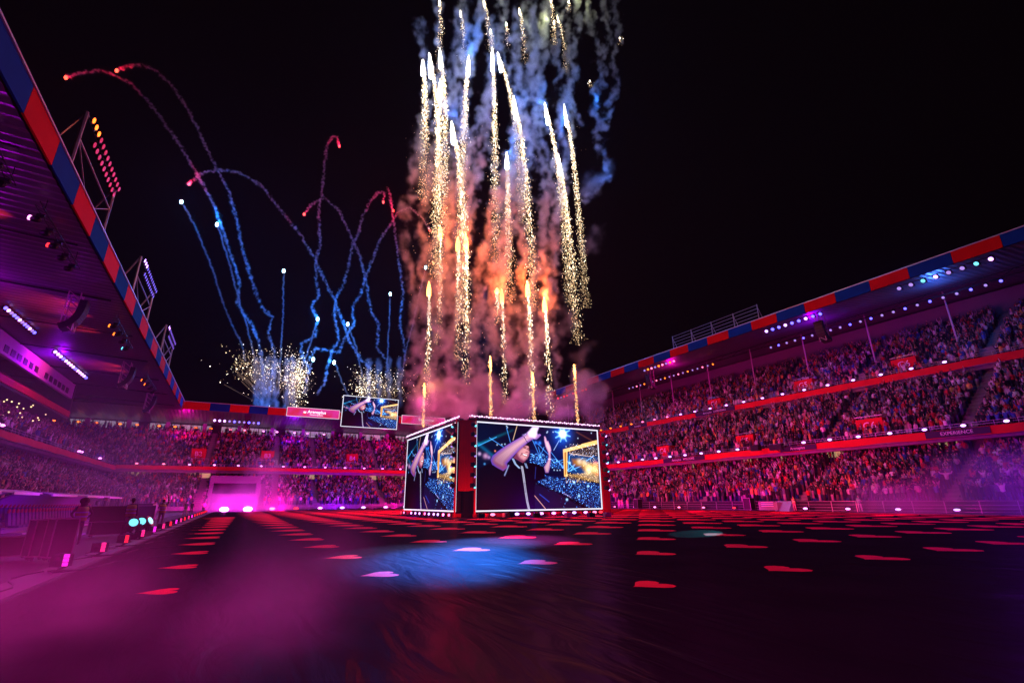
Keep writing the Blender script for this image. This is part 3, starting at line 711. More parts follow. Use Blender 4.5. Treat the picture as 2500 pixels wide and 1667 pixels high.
    for a, b, c_, w_ in [((1050, 578), (1082, 592), (.05, .02, .03), .005), ((1096, 598), (1120, 612), (.05, .02, .03), .005), ((1045, 560), (1085, 575), (.06, .02, .03), .004), ((1100, 580), (1124, 596), (.06, .02, .03), .004), ((1088, 590), (1098, 640), (.5, .2, .25), .005), ((1075, 640), (1100, 645), (.2, .04, .07), .005), ((1010, 690), (1025, 655), (.3, .1, .14), .006)]: line(a, b, c_, w_, add=False)
    poly([(1025, 655), (1065, 662), (1106, 680), (1095, 708), (1060, 700), (1032, 680)], (.22, .03, .05)); poly([(1035, 662), (1068, 670), (1100, 684), (1092, 698), (1060, 690), (1038, 676)], (.95, .85, .95))
    # near arm and hand
    def arm(u, v, sd):
        k = (np.clip(.12+sd*15, .1, 1)*np.clip(.5+(.42-v)*1.4+(u-.2)*1.1, .2, 1.3))[..., None]; e = np.clip(1-sd*22, 0, 1)[..., None]; return k*np.array((.85, .42, .58))+e*np.array((.10, .06, .42))
    poly([(620, 760), (640, 700), (700, 640), (800, 560), (920, 480), (1020, 420), (1090, 360), (1130, 330), (1150, 300), (1170, 278), (1255, 282), (1262, 290), (1235, 330), (1228, 355), (1235, 385), (1270, 378), (1290, 395), (1250, 440), (1225, 460), (1180, 455), (1110, 500), (1060, 545), (990, 610), (920, 690), (830, 800), (835, 860), (780, 905), (700, 860), (640, 820)], arm)
    poly([(1130, 330), (1170, 280), (1250, 282), (1228, 355), (1230, 385), (1200, 440), (1130, 420), (1100, 370)], (1.25, 1.0, 1.35), a=.75, soft=.03)
    line((1040, 400), (1098, 500), (.10, .06, .14), .006, add=False); line((1030, 395), (1098, 372), (.2, .15, .35), .006, add=False)
    for (x, y) in [(1050, 405), (1075, 430), (1090, 470), (1070, 385)]: disc((x, y), .005, (.6, .6, .8))
    poly([(640, 760), (700, 850), (780, 900), (830, 860), (820, 820), (760, 850), (680, 800)], (.28, .08, .14), a=.7, soft=.03)
    # far arm and hand
    poly([(1328, 415), (1345, 408), (1362, 440), (1375, 480), (1388, 472), (1400, 500), (1425, 560), (1435, 610), (1425, 660), (1428, 760), (1415, 860), (1395, 930), (1350, 930), (1328, 850), (1380, 760), (1395, 700), (1385, 640), (1350, 560), (1332, 480)], lambda u, v, sd: (np.clip(.15+sd*38, .1, 1)*np.clip(1.15-(v-.25)*1.6, .25, 1.2))[..., None]*np.array((.85, .46, .60))+np.clip(1-sd*50, 0, 1)[..., None]*np.array((.08, .04, .30)))
    line((1395, 738), (1428, 738), (.6, .6, .7), .005)
    # necklaces of beads
    def beads(pts, n, col):
        for (a, b) in zip(pts[:-1], pts[1:]):
            for k in range(n):
                f = k/n; disc((a[0]+(b[0]-a[0])*f-7, a[1]+(b[1]-a[1])*f), .0052, col); disc((a[0]+(b[0]-a[0])*f+9, a[1]+(b[1]-a[1])*f+4), .0052, col)
    beads([(905, 735), (940, 810), (1000, 870)], 8, (.35, .5, .8)); beads([(1072, 800), (1098, 870)], 6, (.3, .42, .7))
    beads([(1025, 840), (1045, 950), (1060, 1060), (1080, 1200), (1100, 1320), (1125, 1425)], 9, (.62, .62, .80))
    I += np.exp(-(((U-.42)/.2)**2+((Vv-1.05)/.25)**2))[..., None]*np.array((.02, .0, .05))
    I = np.clip(I, 0, 3); return np.where(I < .25, I*(.35+2.6*I), I)
PIC = paint(360, 216)
def picture_mesh(name, w_, h_):
    H, W, _ = PIC.shape; gx, gz_ = np.meshgrid(np.linspace(0, w_, W+1), np.linspace(h_, 0, H+1))
    V = np.stack([gx, 0*gx, gz_], -1).reshape(-1, 3).astype(np.float32); i, j = np.meshgrid(np.arange(H), np.arange(W), indexing='ij'); a = i*(W+1)+j
    f = np.stack([a+W+1, a+W+2, a+1, a], -1).reshape(-1, 4)
    me = bpy.data.meshes.new(name); me.vertices.add(len(V)); me.vertices.foreach_set('co', V.ravel()); me.loops.add(f.size); me.loops.foreach_set('vertex_index', f.ravel().astype(np.int32))
    me.polygons.add(len(f)); me.polygons.foreach_set('loop_start', (np.arange(len(f))*4).astype(np.int32)); me.update(calc_edges=True)
    ca = me.color_attributes.new('Col', 'FLOAT_COLOR', 'CORNER'); c = np.repeat(np.concatenate([PIC.reshape(-1, 3), np.ones((H*W, 1))], 1), 4, 0); ca.data.foreach_set('color', c.ravel().astype(np.float32))
    m = MATS.get('led_picture')
    if not m:
        m = bpy.data.materials.new('led_picture'); m.use_nodes = True; N = m.node_tree.nodes; b = N['Principled BSDF']; b.inputs['Base Color'].default_value = (.01, .01, .01, 1); b.inputs['Roughness'].default_value = .8; b.inputs['Specular IOR Level'].default_value = .0
        a = N.new('ShaderNodeAttribute'); a.attribute_name = 'Col'; m.node_tree.links.new(a.outputs['Color'], b.inputs['Emission Color']); b.inputs['Emission Strength'].default_value = 1.6; m.cycles.emission_sampling = 'NONE'; MATS['led_picture'] = m
    me.materials.append(m); return me
FRAME_E = emat('white_led_frame', (.85, .85, 1), 1.5)
def led_screen(label, loc, rz, w_, h_, lamps=0, fr=.13):
    T = thing('led_screen', label, 'screen', loc, rz)
    o = bpy.data.objects.new('picture', picture_mesh('picture', w_, h_)); C.objects.link(o); o.parent = T; o.location = (0, 0, 0)
    mb = MB()
    mb.box((-fr, -.04, -fr), (0, .06, h_+fr)); mb.box((w_, -.04, -fr), (w_+fr, .06, h_+fr)); mb.box((0, -.04, -fr), (w_, .06, 0)); mb.box((0, -.04, h_), (w_, .06, h_+fr)); mb.build('glowing_frame', FRAME_E, T)
    mb = MB(); mb.box((-fr, .07, -fr), (w_+fr, .6, h_+fr)); mb.build('housing', DARK, T)
    if lamps:
        mb = MB(); mb.box((-.9, .0, h_+.3), (w_+.5, .5, h_+.42)); r_ = mb.build('lamp_rail', DARK, T)
        for k in range(lamps):
            x = -.8+(w_+1.2)*k/(lamps-1); mb = MB(); mb.bar((x, .1, h_+.42), (x, .1, h_+.52), .03, 5, mi=1); mb.ball((x, .02, h_+.6+.05*(k % 2)), .115 if k % 3 else .075, 8, 5, 0, (1, .6, .8)); mb.build('lamp', [E_LAMP, DARK], T)
    return T
E_LAMP = emat('pale_pink_lamp', (1, .6, .95), 2.6)

# the stage block: two screens seen, the others closed with black cloth
led_screen('big screen facing the camera with a man in black clapping overhead', (20.55, 44.9, .62), 0, 15.2, 8.42, 62)
led_screen('big screen turned away to the left showing the same clapping man', (18.95, 62.95, .62), -PI/2, 16.65, 8.42, 60)
def stage_block():
    T = thing('stage_block', 'black square stage structure wrapped in red cloth carrying the two big screens', 'stage', (19.4, 45.4, 0))
    mb = MB(); mb.box((.4, .6, 0), (16.9, 17.4, 9.2)); mb.build('framework', mat('black_drape', (.012, .012, .014), .9), T)
    # chamfered corner: pleated red cloth above a dark doorway
    mb = MB(); n = 24; a = Vector((-.42, .95, 0)); b = Vector((1.08, -.42, 0))
    for i in range(n+1):
        f = i/n; p = a.lerp(b, f); nrm = Vector((-.78, -.62, 0)); d = .05*math.sin(i*1.9)
        for k, z in enumerate((2.5, 3.2, 5.0, 7.2, 8.6, 9.35)):
            q = p+nrm*(d*(1-.12*k)+.12*math.sin(k*1.7)*math.sin(f*PI)*.6); mb.v.append((q.x, q.y, z-(.10*math.sin(f*PI) if k == 0 else 0)))
    for i in range(n):
        for k in range(5): mb.f.append((i*6+k, (i+1)*6+k, (i+1)*6+k+1, i*6+k+1)); mb.m.append(0)
    dr = mb.build('corner_cloth', RED, T, smooth=True)
    for s_, e_ in ((-.62, 1.85), (1.30, -.7)):
        pass
    mb = MB(); mb.box((-.60, .72, 0), (-.44, .86, 9.4)); mb.box((.92, -.66, 0), (1.06, -.5, 9.4)); mb.build('corner_post', RED, T)
    mb = MB(); mb.box((16.5, -.42, .1), (17.5, -.1, 8.9)); mb.box((16.62, -.6, .1), (17.6, -.44, 4.9)); mb.build('side_cloth', RED, T)
    mb = MB(); mb.box((1.3, -.6, 0), (16.6, .55, .32)); mb.box((-.6, 1.2, 0), (.35, 17.5, .32)); mb.build('plinth', mat('red_plinth', (.5, .01, .02), .5), T)
    return T
stage_block()
led_screen('hanging scoreboard screen at the far roof edge showing the clapping man', (19.95, 121.3, 18.75), 0, 13.35, 7.3)

def banner(label, x0, x1, title, sub, logo):
    z0, z1 = 20.4, 22.35; T = thing('led_banner', label, 'led banner', (x0, 121.55, z0)); L_ = x1-x0; h = z1-z0
    m = bpy.data.materials.new('pink_led_panel'); m.use_nodes = True; N = m.node_tree.nodes; Lk = m.node_tree.links; b = N['Principled BSDF']; b.inputs['Base Color'].default_value = (.02, .01, .01, 1)
    tc = N.new('ShaderNodeTexCoord'); nz = N.new('ShaderNodeTexNoise'); nz.inputs['Scale'].default_value = .28; cr = N.new('ShaderNodeValToRGB')
    cr.color_ramp.elements[0].color = (.9, .02, .07, 1); cr.color_ramp.elements[0].position = .4; cr.color_ramp.elements[1].color = (1, .04, .42, 1); cr.color_ramp.elements[1].position = .58
    Lk.new(tc.outputs['Object'], nz.inputs[0]); Lk.new(nz.outputs[0], cr.inputs[0]); Lk.new(cr.outputs[0], b.inputs['Emission Color']); b.inputs['Emission Strength'].default_value = .9; m.cycles.emission_sampling = 'NONE'
    mb = MB(); mb.box((0, -.02, 0), (L_, .1, h)); mb.build('panel', m, T)
    mb = MB(); t = .1; mb.box((-t, -.1, -t), (L_+t, .12, 0)); mb.box((-t, -.1, h), (L_+t, .12, h+t)); mb.box((-t, -.1, 0), (0, .12, h)); mb.box((L_, -.1, 0), (L_+t, .12, h)); mb.build('glowing_frame', emat('pale_frame_led', (1, .75, .9), 1.1), T)
    wl = emat('white_text_led', (1, .85, .95), 2.0)
    text_mesh(title, 1.0, wl, T, (L_*.56, -.05, h*.60), (PI/2, 0, 0), bold=.012); text_mesh(sub, .34, wl, T, (L_*.555, -.05, h*.26), (PI/2, 0, 0), bold=.004)
    if logo:
        mb = MB(); cx = L_*.33
        mb.prism([(-.62, .0), (0, -.42), (.62, 0), (.3, .06), (0, -.12), (-.3, .06)], lambda u, v, q: (cx+u, -.04-q*.02, h*.38+v)); mb.prism([(-.25, .0), (0, .22), (.25, 0), (0, -.1)], lambda u, v, q: (cx+u, -.04-q*.02, h*.78+v)); mb.build('emblem', emat('red_emblem_led', (1, .05, .05), 1.2), T, fixn=True)
        mb = MB(); mb.prism([(-.27, -.2), (.27, -.2), (.27, .25), (0, .1), (-.27, .25)], lambda u, v, q: (cx+u, -.04-q*.02, h*.52+v)); mb.build('emblem', wl, T, fixn=True)
banner('pink led banner with emblem and white lettering left of the scoreboard', 7.9, 19.3, 'Arenaplus', 'Welcome experience', True)
banner('pink led banner with white lettering right of the scoreboard above the left screen', 34.7, 46.2, 'Eurovision', 'Song Contest', False)

# ================================================================ LIGHT FIXTURES
_wash = {}
def wash_light(m, loc, aim, label, group, size=(.5, .26), parent=None, name='wash_light'):
    key = (m.name, size)
    if key not in _wash:
        T = thing(name, label, 'stage light', loc, 0, group); a, b = size
        mb = MB(); mb.box((-a/2-.04, .02, -b/2-.04), (a/2+.04, .26, b/2+.04)); mb.build('housing', DARK, T)
        mb = MB(); n = 3
        mb.ball((0, 0, 0), a*.52, 12, 7, 0, (1, .16, b/a))
        mb.build('lens', m, T)
        mb = MB(); mb.bar((-a/2-.07, .12, 0), (-a/2-.07, .12, -b/2-.12), .02, 4); mb.bar((a/2+.07, .12, 0), (a/2+.07, .12, -b/2-.12), .02, 4); mb.bar((-a/2-.07, .12, -b/2-.12), (a/2+.07, .12, -b/2-.12), .02, 4); mb.build('yoke', DARK, T)
        _wash[key] = T
    else: T = dup(_wash[key]); T['label'] = label; T['group'] = group
    T.location = loc; d = Vector(aim)-Vector(loc); yaw = math.atan2(d.y, d.x)+PI/2; T.rotation_euler = Euler((math.atan2(d.z, math.hypot(d.x, d.y))*-1*-1*(-1), 0, yaw)); return T
FIELD = Vector((20, 30, 1))
for k in range(23):
    y = 18.6+3.4*k
    wash_light(E_VIO, (65.75, y, 8.5), FIELD, 'bright violet lamp on the rail of the lower red balcony, right stand', 'lamps along the lower right balcony')
for k in range(21):
    y = 26+3.68*k; m = E_VIO if y < 72 else (E_PNK if y < 84 else E_ORG)
    wash_light(m, (77.75, y, 17.9), FIELD, '%s lamp on the rail of the upper red balcony, right stand' % ('violet' if m is E_VIO else 'pink' if m is E_PNK else 'orange'), 'lamps along the upper right balcony')
for k in range(22):
    x = -30.4+4.32*k; m = E_PNK if x < -12 else E_MAG
    if x < -19: continue
    wash_light(m, (x, 119.3, 8.95), FIELD, '%s lamp on the rail of the far balcony' % ('pink' if m is E_PNK else 'magenta'), 'lamps along the far balcony')
for k in range(17):
    x = -38+7.0*(k//2)+(3.0 if k % 2 else 0); m = E_ORG if x < -3 else (E_PNK if x < 4 else E_MAG)
    wash_light(m, (x, 133.6, 18.05), FIELD, '%s lamp in the row under the far roof above the windows' % ('orange' if m is E_ORG else 'pink' if m is E_PNK else 'magenta'), 'lamps under the far roof', size=(.6, .3))
for y, n_ in ((63, 2), (92, 2), (105, 1)):
    for q in range(n_): wash_light(E_MAG, (-20.4, y+q*1.1, 8.75), FIELD, 'magenta lamp on the rail of the left balcony', 'lamps along the left balcony')
def lamp_row(p0, p1, n, mats, label, group, size=(.34, .34)):
    p0 = Vector(p0); p1 = Vector(p1); T = None
    mb = MB(); mb.bar(p0+Vector((0, 0, .3)), p1+Vector((0, 0, .3)), .05, 4); o = mb.build('lamp_bar', DARK); tag(o, 'thin black bar carrying '+group, 'lamp bar')
    for k in range(n):
        p = p0.lerp(p1, k/max(1, n-1)); m = mats[k % len(mats)] if isinstance(mats, (list, tuple)) else mats
        wash_light(m, p, p+(FIELD-p)*.2+Vector((0, 0, -2)), label, group, size)
lamp_row((80, 62.5, 26.9), (80, 87, 26.9), 20, [E_ORG, E_DIM, E_PNK, E_DIM, E_DIM], 'small orange lamp on the bar deep under the right roof', 'orange lamps deep under the right roof', (.3, .3))
lamp_row((80, 19, 26.9), (80, 50, 26.9), 22, [E_BLU, E_DIM, E_BLU, E_DIM, E_DIM], 'small blue lamp on the bar deep under the right roof', 'blue lamps deep under the right roof', (.34, .34))
lamp_row((70.8, 64, 26.75), (70.8, 72, 26.75), 9, [E_PNK, E_ORG, E_DIM], 'round orange lamp in the cluster below the right roof edge', 'orange cluster below the right roof edge', (.4, .4))
lamp_row((70.8, 36, 26.75), (70.8, 44.5, 26.75), 9, [E_BLU, E_BLU, E_VIO], 'round blue lamp in the middle cluster below the right roof edge', 'blue cluster below the right roof edge', (.45, .45))
lamp_row((70.8, 17, 26.75), (70.8, 26, 26.75), 8, [E_VIO, E_CYA, E_DIM, E_DIM], 'round violet lamp in the nearest cluster below the right roof edge', 'nearest cluster below the right roof edge', (.45, .45))
lamp_row((70.8, 92, 26.75), (70.8, 104, 26.75), 10, [E_RED, E_RED, E_DIM], 'small red lamp at the far end of the right roof edge', 'red lamps at the far end of the right roof edge', (.4, .4))
a = at_y(524, 1026, 124); b = at_y(631, 1033, 124); lamp_row(a, b, 10, [E_VIO, E_VIO, E_VIO, E_DIM, E_BLU, E_DIM, E_DIM, E_BLU, E_DIM, E_BLU], 'violet lamp in the row hung below the far roof edge', 'violet lamps below the far roof edge', (.5, .5))
a = at_x(338, 1002, -24); b = at_x(410, 1016, -19.5); lamp_row(a, b, 9, [E_VIO, E_BLU, E_VIO, E_VIO, E_VIO, E_VIO, E_DIM, E_BLU, E_BLU], 'violet lamp in the row hung in the left corner of the roof', 'violet lamps in the left roof corner', (.45, .45))
a = at_z(14, 752, 20.3); b = at_z(84, 812, 20.3); lamp_row(a, b, 12, [E_BLU, E_VIO, E_DIM, E_BLU], 'blue-violet lamp in the nearest bank under the left roof', 'nearest blue bank under the left roof', (.34, .34))
a = at_z(135, 859, 20.3); b = at_z(210, 922, 20.3); lamp_row(a, b, 14, [E_VIO, E_VIO, E_VIO, E_BLU, E_VIO], 'blue-violet lamp in the middle bank under the left roof', 'middle blue bank under the left roof', (.4, .4))

# trusses with moving heads hanging below the left roof edge
def hang_truss(a, b, cols, label):
    T = thing('hanging_truss', label, 'lighting truss', a); d = Vector(b)-Vector(a); mb = MB()
    for o in ((0, 0), (.35, 0), (.17, .3)): mb.bar((o[0], 0, o[1]), (d.x+o[0], d.y, d.z+o[1]), .035, 4)
    n = int(d.length/.5)
    for k in range(n):
        p = d*(k/n); q = d*((k+1)/n); mb.bar((p.x, p.y, p.z), (q.x+.35, q.y, q.z), .02, 3); mb.bar((p.x+.35, p.y, p.z), (q.x+.17, q.y, q.z+.3), .02, 3)
    for f in (.1, .9): mb.bar(d*f+Vector((.17, 0, .3)), d*f+Vector((.17, 0, 2.2)), .025, 4)
    mb.build('truss_frame', DARK, T)
    for k, (c, e) in enumerate(cols):
        p = d*((k+.5)/len(cols)); h = MB(); h.box((p.x-.1, p.y-.14, p.z-.3), (p.x+.3, p.y+.14, p.z-.12)); h.ball((p.x-.1, p.y, p.z-.5), .24, 8, 6, 0, (1.3, .8, .9)); mh = h.build('moving_head', DARK, T)
        if c: l_ = MB(); l_.bar((p.x-.36, p.y, p.z-.48), (p.x-.43, p.y, p.z-.46), .17, 10); l_.build('lens', e, mh)
        if c:
            lp = Vector(a)+Vector((p.x-.55, p.y, p.z-.4)); lamp('SPOT', lp, c, 9000, .12, aim=lp+Vector((-6, -.5, 1.35)), angle=52, blend=1, name='truss_light')
    return T
hang_truss(at_z(86, 500, 19.2), at_z(182, 655, 19.2), [(MAG, E_MAG), (None, 0), (REDL, E_RED), (None, 0), (None, 0)], 'black truss with moving lamps nearest under the left roof edge')
hang_truss(at_z(276, 775, 19.2), at_z(315, 850, 19.2), [(REDL, E_ORG), (REDL, E_ORG), (None, 0), (REDL, E_CYA)], 'black truss with red lamps midway along the left roof edge')
hang_truss(at_z(352, 915, 19.2), at_z(378, 955, 19.2), [(REDL, E_ORG), (REDL, E_ORG), (None, 0), (None, E_CYA)], 'farthest black truss with red lamps under the left roof edge')
hang_truss(at_z(-40, 330, 19.2), at_z(20, 450, 19.2), [(MAG, E_MAG), (None, 0), (MAG, E_MAG)], 'black truss cut by the left edge of the photo under the roof')

def line_array(loc, rz, label, n=9):
    T = thing('line_array', label, 'loudspeaker array', loc, rz); ang = 0; p = Vector((0, 0, 0))
    for k in range(n):
        ang += .02+.035*k; c = MB(); d = Vector((math.sin(ang), 0, -math.cos(ang))); nx = Vector((-math.cos(ang), 0, -math.sin(ang))); q = p+d*.42
        P = []
        for pt in (p, q):
            for sy in (-.6, .6):
                for sx in (0, .55): P.append(pt-nx*sx+Vector((0, sy, 0)))
        c.add(P, [(0, 1, 3, 2), (4, 6, 7, 5), (0, 4, 5, 1), (2, 3, 7, 6), (0, 2, 6, 4), (1, 5, 7, 3)]); c.build('speaker_cabinet', mat('speaker_black', (.03, .03, .035), .5, var=.2), T, fixn=True); p = q+d*.03
    mb = MB()
    for x in (.6, 1.5):
        for y in (-.45, .45): mb.bar((x, y, -3.0), (x, y, 1.6), .05, 4)
    for z in np.arange(-3, 1.5, .75):
        mb.bar((.6, -.45, z), (1.5, -.45, z+.75), .03, 3); mb.bar((.6, .45, z), (1.5, .45, z+.75), .03, 3); mb.bar((.6, -.45, z), (.6, .45, z+.75), .03, 3)
    mb.build('support_lattice', mat('yellow_lattice', (.55, .5, .4), .5), T); return T
p = at_x(1573, 892, 72.5); line_array((73, p.y, 26.6), 0, 'curved black speaker column with pale lattice below the right roof, farther one')
p = at_x(1985, 762, 72.5); line_array((73, p.y, 26.6), 0, 'curved black speaker column with pale lattice below the right roof, nearer one')
line_array((0.2, 124.5, 20.2), PI/2, 'curved black speaker column hanging from the far roof left of the pink banner', 7)
for x, y, l_ in ((232, 690, 'nearest curved speaker column under the left roof edge'), (338, 878, 'middle curved speaker column under the left roof edge'), (385, 962, 'farthest curved speaker column under the left roof edge')):
    p = at_x(x, y, -14.6); line_array((-14.6, p.y, 19.6), PI, l_, 8)

# floodlight masts on the left roof
def flood_mast(y0, y1, hot, cold, nh, label):
    T = thing('floodlight_mast', label, 'floodlight mast', (-13.1, y0, 21.9)); L_ = y1-y0; mb = MB()
    for y in (0, L_):
        mb.bar((0, y, -.2), (0, y, 6.2), .13, 6); mb.bar((0, y, 6.2), (-2.6, y, 0), .09, 5); mb.bar((-1.3, y, 0), (-1.3, y, 3.2), .06, 4)
    mb.bar((0, 0, 4.0), (0, L_, 4.0), .07, 4); mb.bar((0, 0, 1.2), (0, L_, 1.2), .07, 4); mb.bar((0, 0, 4), (0, L_*.5, 1.2), .05, 4); mb.bar((0, L_*.5, 1.2), (0, L_, 4), .05, 4); mb.bar((0, 0, 6.2), (0, L_, 6.2), .07, 4)
    mb.build('mast_frame', mat('mast_steel', (.4, .36, .38), .5, metal=.4), T)
    for r_ in range(2):
        for k in range(13 if r_ == 0 else 10):
            y = .2+L_*(k+.5)/13+(0 if r_ == 0 else 1.4); z = 6.1-1.1*r_; h = MB(); h.bar((.05, y, z), (.32, y, z-.07), .1, 8, .24); h.bar((.32, y, z-.07), (.34, y, z-.075), .22, 8, .21, mi=1)
            m = hot if (r_ == 0 and k < nh) else cold; h.build('lamp', [DARK, m], T)
E_DRED = emat('dim_red_lamp', (1, .03, .12), .8); E_DBLU = emat('dim_blue_lamp', (.3, .12, 1), .9)
flood_mast(38.8, 48.8, E_ORG, E_DRED, 3, 'nearest floodlight mast on the left roof with orange and red lamps')
flood_mast(63.2, 73.8, E_VIO, E_DBLU, 3, 'middle floodlight mast on the left roof with violet lamps')
flood_mast(88.4, 99, E_VIO, E_DBLU, 2, 'farthest floodlight mast on the left roof with violet lamps')

# floor lamps round the stage
mc = {'r': E_RED, 'p': E_PNK, 'v': E_VIO, 'm': E_MAG}
for x, c in zip((1177, 1203, 1262, 1290, 1322, 1352, 1378, 1402, 1430, 1452, 1467), 'rpvvmmvvmpr'):
    p = at_y(x, 1252, 44.0); wash_light(mc[c], (p.x, 44.0, .24), (p.x, 0, 2), '%s floor lamp below the big screen facing the camera' % {'r': 'red', 'p': 'pink', 'v': 'violet', 'm': 'magenta'}[c], 'floor lamps below the front screen', (.5, .24))
for x, c in zip((979, 986, 1004, 1014, 1024, 1037, 1047, 1059, 1069, 1082, 1096), 'rpvvvpvvvmp'):
    p = at_x(x, 1252, 18.1); wash_light(mc[c], (18.1, p.y, .24), (0, p.y, 2), '%s floor lamp below the screen turned to the left' % {'r': 'red', 'p': 'pink', 'v': 'violet', 'm': 'magenta'}[c], 'floor lamps below the side screen', (.5, .24))
for k, x in enumerate((1130, 1218, 1238, 1268, 1300)): pass
# moving heads up the edges of the screens
def moving_head(loc, rz, label, m):
    T = thing('moving_head', label, 'moving light', loc, rz, 'moving lights up the screen edges'); mb = MB(); mb.box((-.15, 0, -.2), (.15, .3, .2)); mb.bar((-.2, -.1, 0), (-.2, .15, 0), .04, 4); mb.bar((.2, -.1, 0), (.2, .15, 0), .04, 4); mb.build('base', DARK, T)
    mb = MB(); mb.bar((0, -.02, .12), (0, -.3, -.2), .17, 8, .14); mb.build('head', DARK, T)
    mb = MB(); mb.bar((0, -.3, -.2), (0, -.32, -.22), .12, 8); mb.build('lens', m, T); return T
for k in range(7):
    z = 8.8-k*.98; moving_head((20.1, 44.62, z), .2, 'moving lamp on the left edge of the front screen', E_CYA if k % 2 == 0 else E_DIM)
    moving_head((18.55, 46.1, z), -1.0, 'moving lamp on the right edge of the side screen', E_CYA if k in (0, 1, 5) else E_DIM)
    moving_head((36.35, 44.4, z-.2), .3, 'moving lamp on the right edge of the front screen', E_CYA if k in (1, 3, 4) else E_VIO)
for x in (1140, 1232, 1244, 1305, 1385, 1440, 1478):
    p = at_z(x, 1262, 0); mb = MB(); mb.box((0, 0, 0), (.62, .45, .38)); mb.box((.06, -.03, .08), (.56, 0, .3)); o = mb.build('monitor_speaker', GREY if x in (1232, 1478, 1385) else DARK); o.location = (p.x, min(p.y, 43.2), .0); o.rotation_euler = (0, 0, rnd(-.3, .3)); tag(o, 'small box on the floor in front of the stage lamps', 'monitor box', 'small boxes in front of the stage')
# lamps along the far and right touchlines
for x, m, n_ in ((-1.3, E_HOT, 'glaring magenta'), (2.6, E_HOT, 'glaring magenta'), (6.8, E_MAG, 'magenta'), (11.1, E_RED, 'red'), (15.6, E_MAG, 'magenta'), (19.9, E_VIO, 'violet'), (24.2, E_VIO, 'violet'), (28.9, E_MAG, 'magenta'), (33.2, E_VIO, 'violet')):
    wash_light(m, (x, 109.6, .4), (x-2, 0, 4), '%s floor lamp on the far touchline' % n_, 'floor lamps on the far touchline', (1.5, .8) if x < 5 else (1.0, .5) if x < 8 else (.9, .42))
for k, (x, y) in enumerate([(1501, 1240), (1549, 1241), (1599, 1242), (1658, 1242), (1718, 1243), (1793, 1244), (1872, 1245), (1967, 1246), (2071, 1247), (2194, 1249), (2338, 1250)]):
    p = at_x(x, y, 56.9); m = (E_PNK, E_MAG, E_MAG, E_PNK, E_PNK, E_RED, E_PNK, E_MAG, E_MAG, E_VIO, E_VIO)[k]
    wash_light(m, (56.9, p.y, .34), (0, p.y, 3), 'floor lamp on the right touchline in front of the metal barrier', 'floor lamps on the right touchline', (.5, .2))
# small lamp bars with three cells, down the left touchline
def lamp_bar(y, x, m, label):
    T = thing('floor_light', label, 'floor light', (x, y, .05), -.5, 'upright three-cell lamps down the left touchline'); mb = MB(); mb.box((-.36, -.10, .1), (-.06, .16, .36)); mb.ball((-.22, .02, .24), .19, 8, 6, 0, (1.1, .8, .8)); mb.build('housing', DARK, T)
    mb = MB(); mb.bar((-.3, .03, 0), (0, .03, .14), .03, 4); mb.box((-.38, -.08, 0), (.04, .12, .03)); mb.build('base_plate', DARK, T)
    for q in range(3): mb = MB(); mb.box((-.06, -.12, .12+q*.088), (.045, -.08, .195+q*.088)); mb.build('cell', m, T)
    path = MB(); pts = [(.1+.22*math.sin(k*1.1), -.5+k*.5, .03) for k in range(8)]; path.path(pts, .018, 4); path.build('cable', DARK, T)
for k in range(20):
    y = 15.6+3.95*k if k < 9 else 51+(k-9)*4.6
    lamp_bar(y, -3.12-.02*k, (C_MAG, C_PNK, C_RED, C_PNK, C_MAG, C_PNK, C_RED)[k % 7] if k < 12 else C_RED, '%s three-cell floor lamp in the row down the left touchline' % ('magenta' if (k % 7 in (0, 4) and k < 12) else 'pink' if (k % 7 in (1, 3, 5) and k < 12) else 'red'))

# ================================================================ TOUCHLINE EQUIPMENT, LEFT
CAN = mat('canopy_plastic', (.42, .40, .44), .35, var=.1); FAB = mat('dugout_seat_cloth', (.03, .035, .16), .6)
def dugout(y0, y1, x, label):
    T = thing('dugout', label, 'dugout', (x, y0, 0)); L_ = y1-y0; mb = MB(); n = 7
    prof = [(1.15, 2.02), (.5, 2.14), (-.2, 2.08), (-.75, 1.8), (-1.05, 1.3), (-1.15, .6), (-1.15, 0)]
    for i in range(2):
        for (px, pz) in prof: mb.v.append((px, i*L_, pz))
    for k in range(n-1): mb.f.append((k, k+1, n+k+1, n+k)); mb.m.append(0)
    o = mb.build('canopy', CAN, T, smooth=True); s_ = o.modifiers.new('s', 'SOLIDIFY'); s_.thickness = .05
    for i in range(2):
        mb = MB(); pts = [(px, i*L_, pz) for px, pz in prof]; mb.path(pts, .045, 5); mb.build('end_hoop', STEEL, T)
    for a_ in (.02, .38, .72):
        mb = MB(); mb.box((1.12, L_*a_, 1.95), (1.2, L_*(a_+.24), 2.06)); mb.build('edge_strip', WHITE, T)
    m_ = int(L_/.62)
    for r_ in range(2):
        for k in range(m_):
            y = .4+k*.62; bx = -.2-.55*r_; bz = .38+.28*r_; mb = MB()
            mb.box((bx, y-.22, bz), (bx+.42, y+.22, bz+.1)); mb.add([(bx-.12, y-.22, bz+.05), (bx, y-.22, bz+.05), (bx, y+.22, bz+.05), (bx-.12, y+.22, bz+.05), (bx-.26, y-.2, bz+.72), (bx-.14, y-.2, bz+.72), (bx-.14, y+.2, bz+.72), (bx-.26, y+.2, bz+.72)], [(0, 3, 2, 1), (4, 5, 6, 7), (0, 1, 5, 4), (1, 2, 6, 5), (2, 3, 7, 6), (3, 0, 4, 7)])
            mb.ball((bx-.19, y, bz+.82), .13, 8, 5, 1, (.5, .9, 1)); mb.build('seat', [FAB, mat('red_headrest', (.35, .03, .04), .6)], T)
    mb = MB(); mb.box((-1.1, 0, .0), (.5, L_, .12)); mb.box((-1.1, 0, .12), (-.35, L_, .38)); mb.build('floor_step', GREY, T)
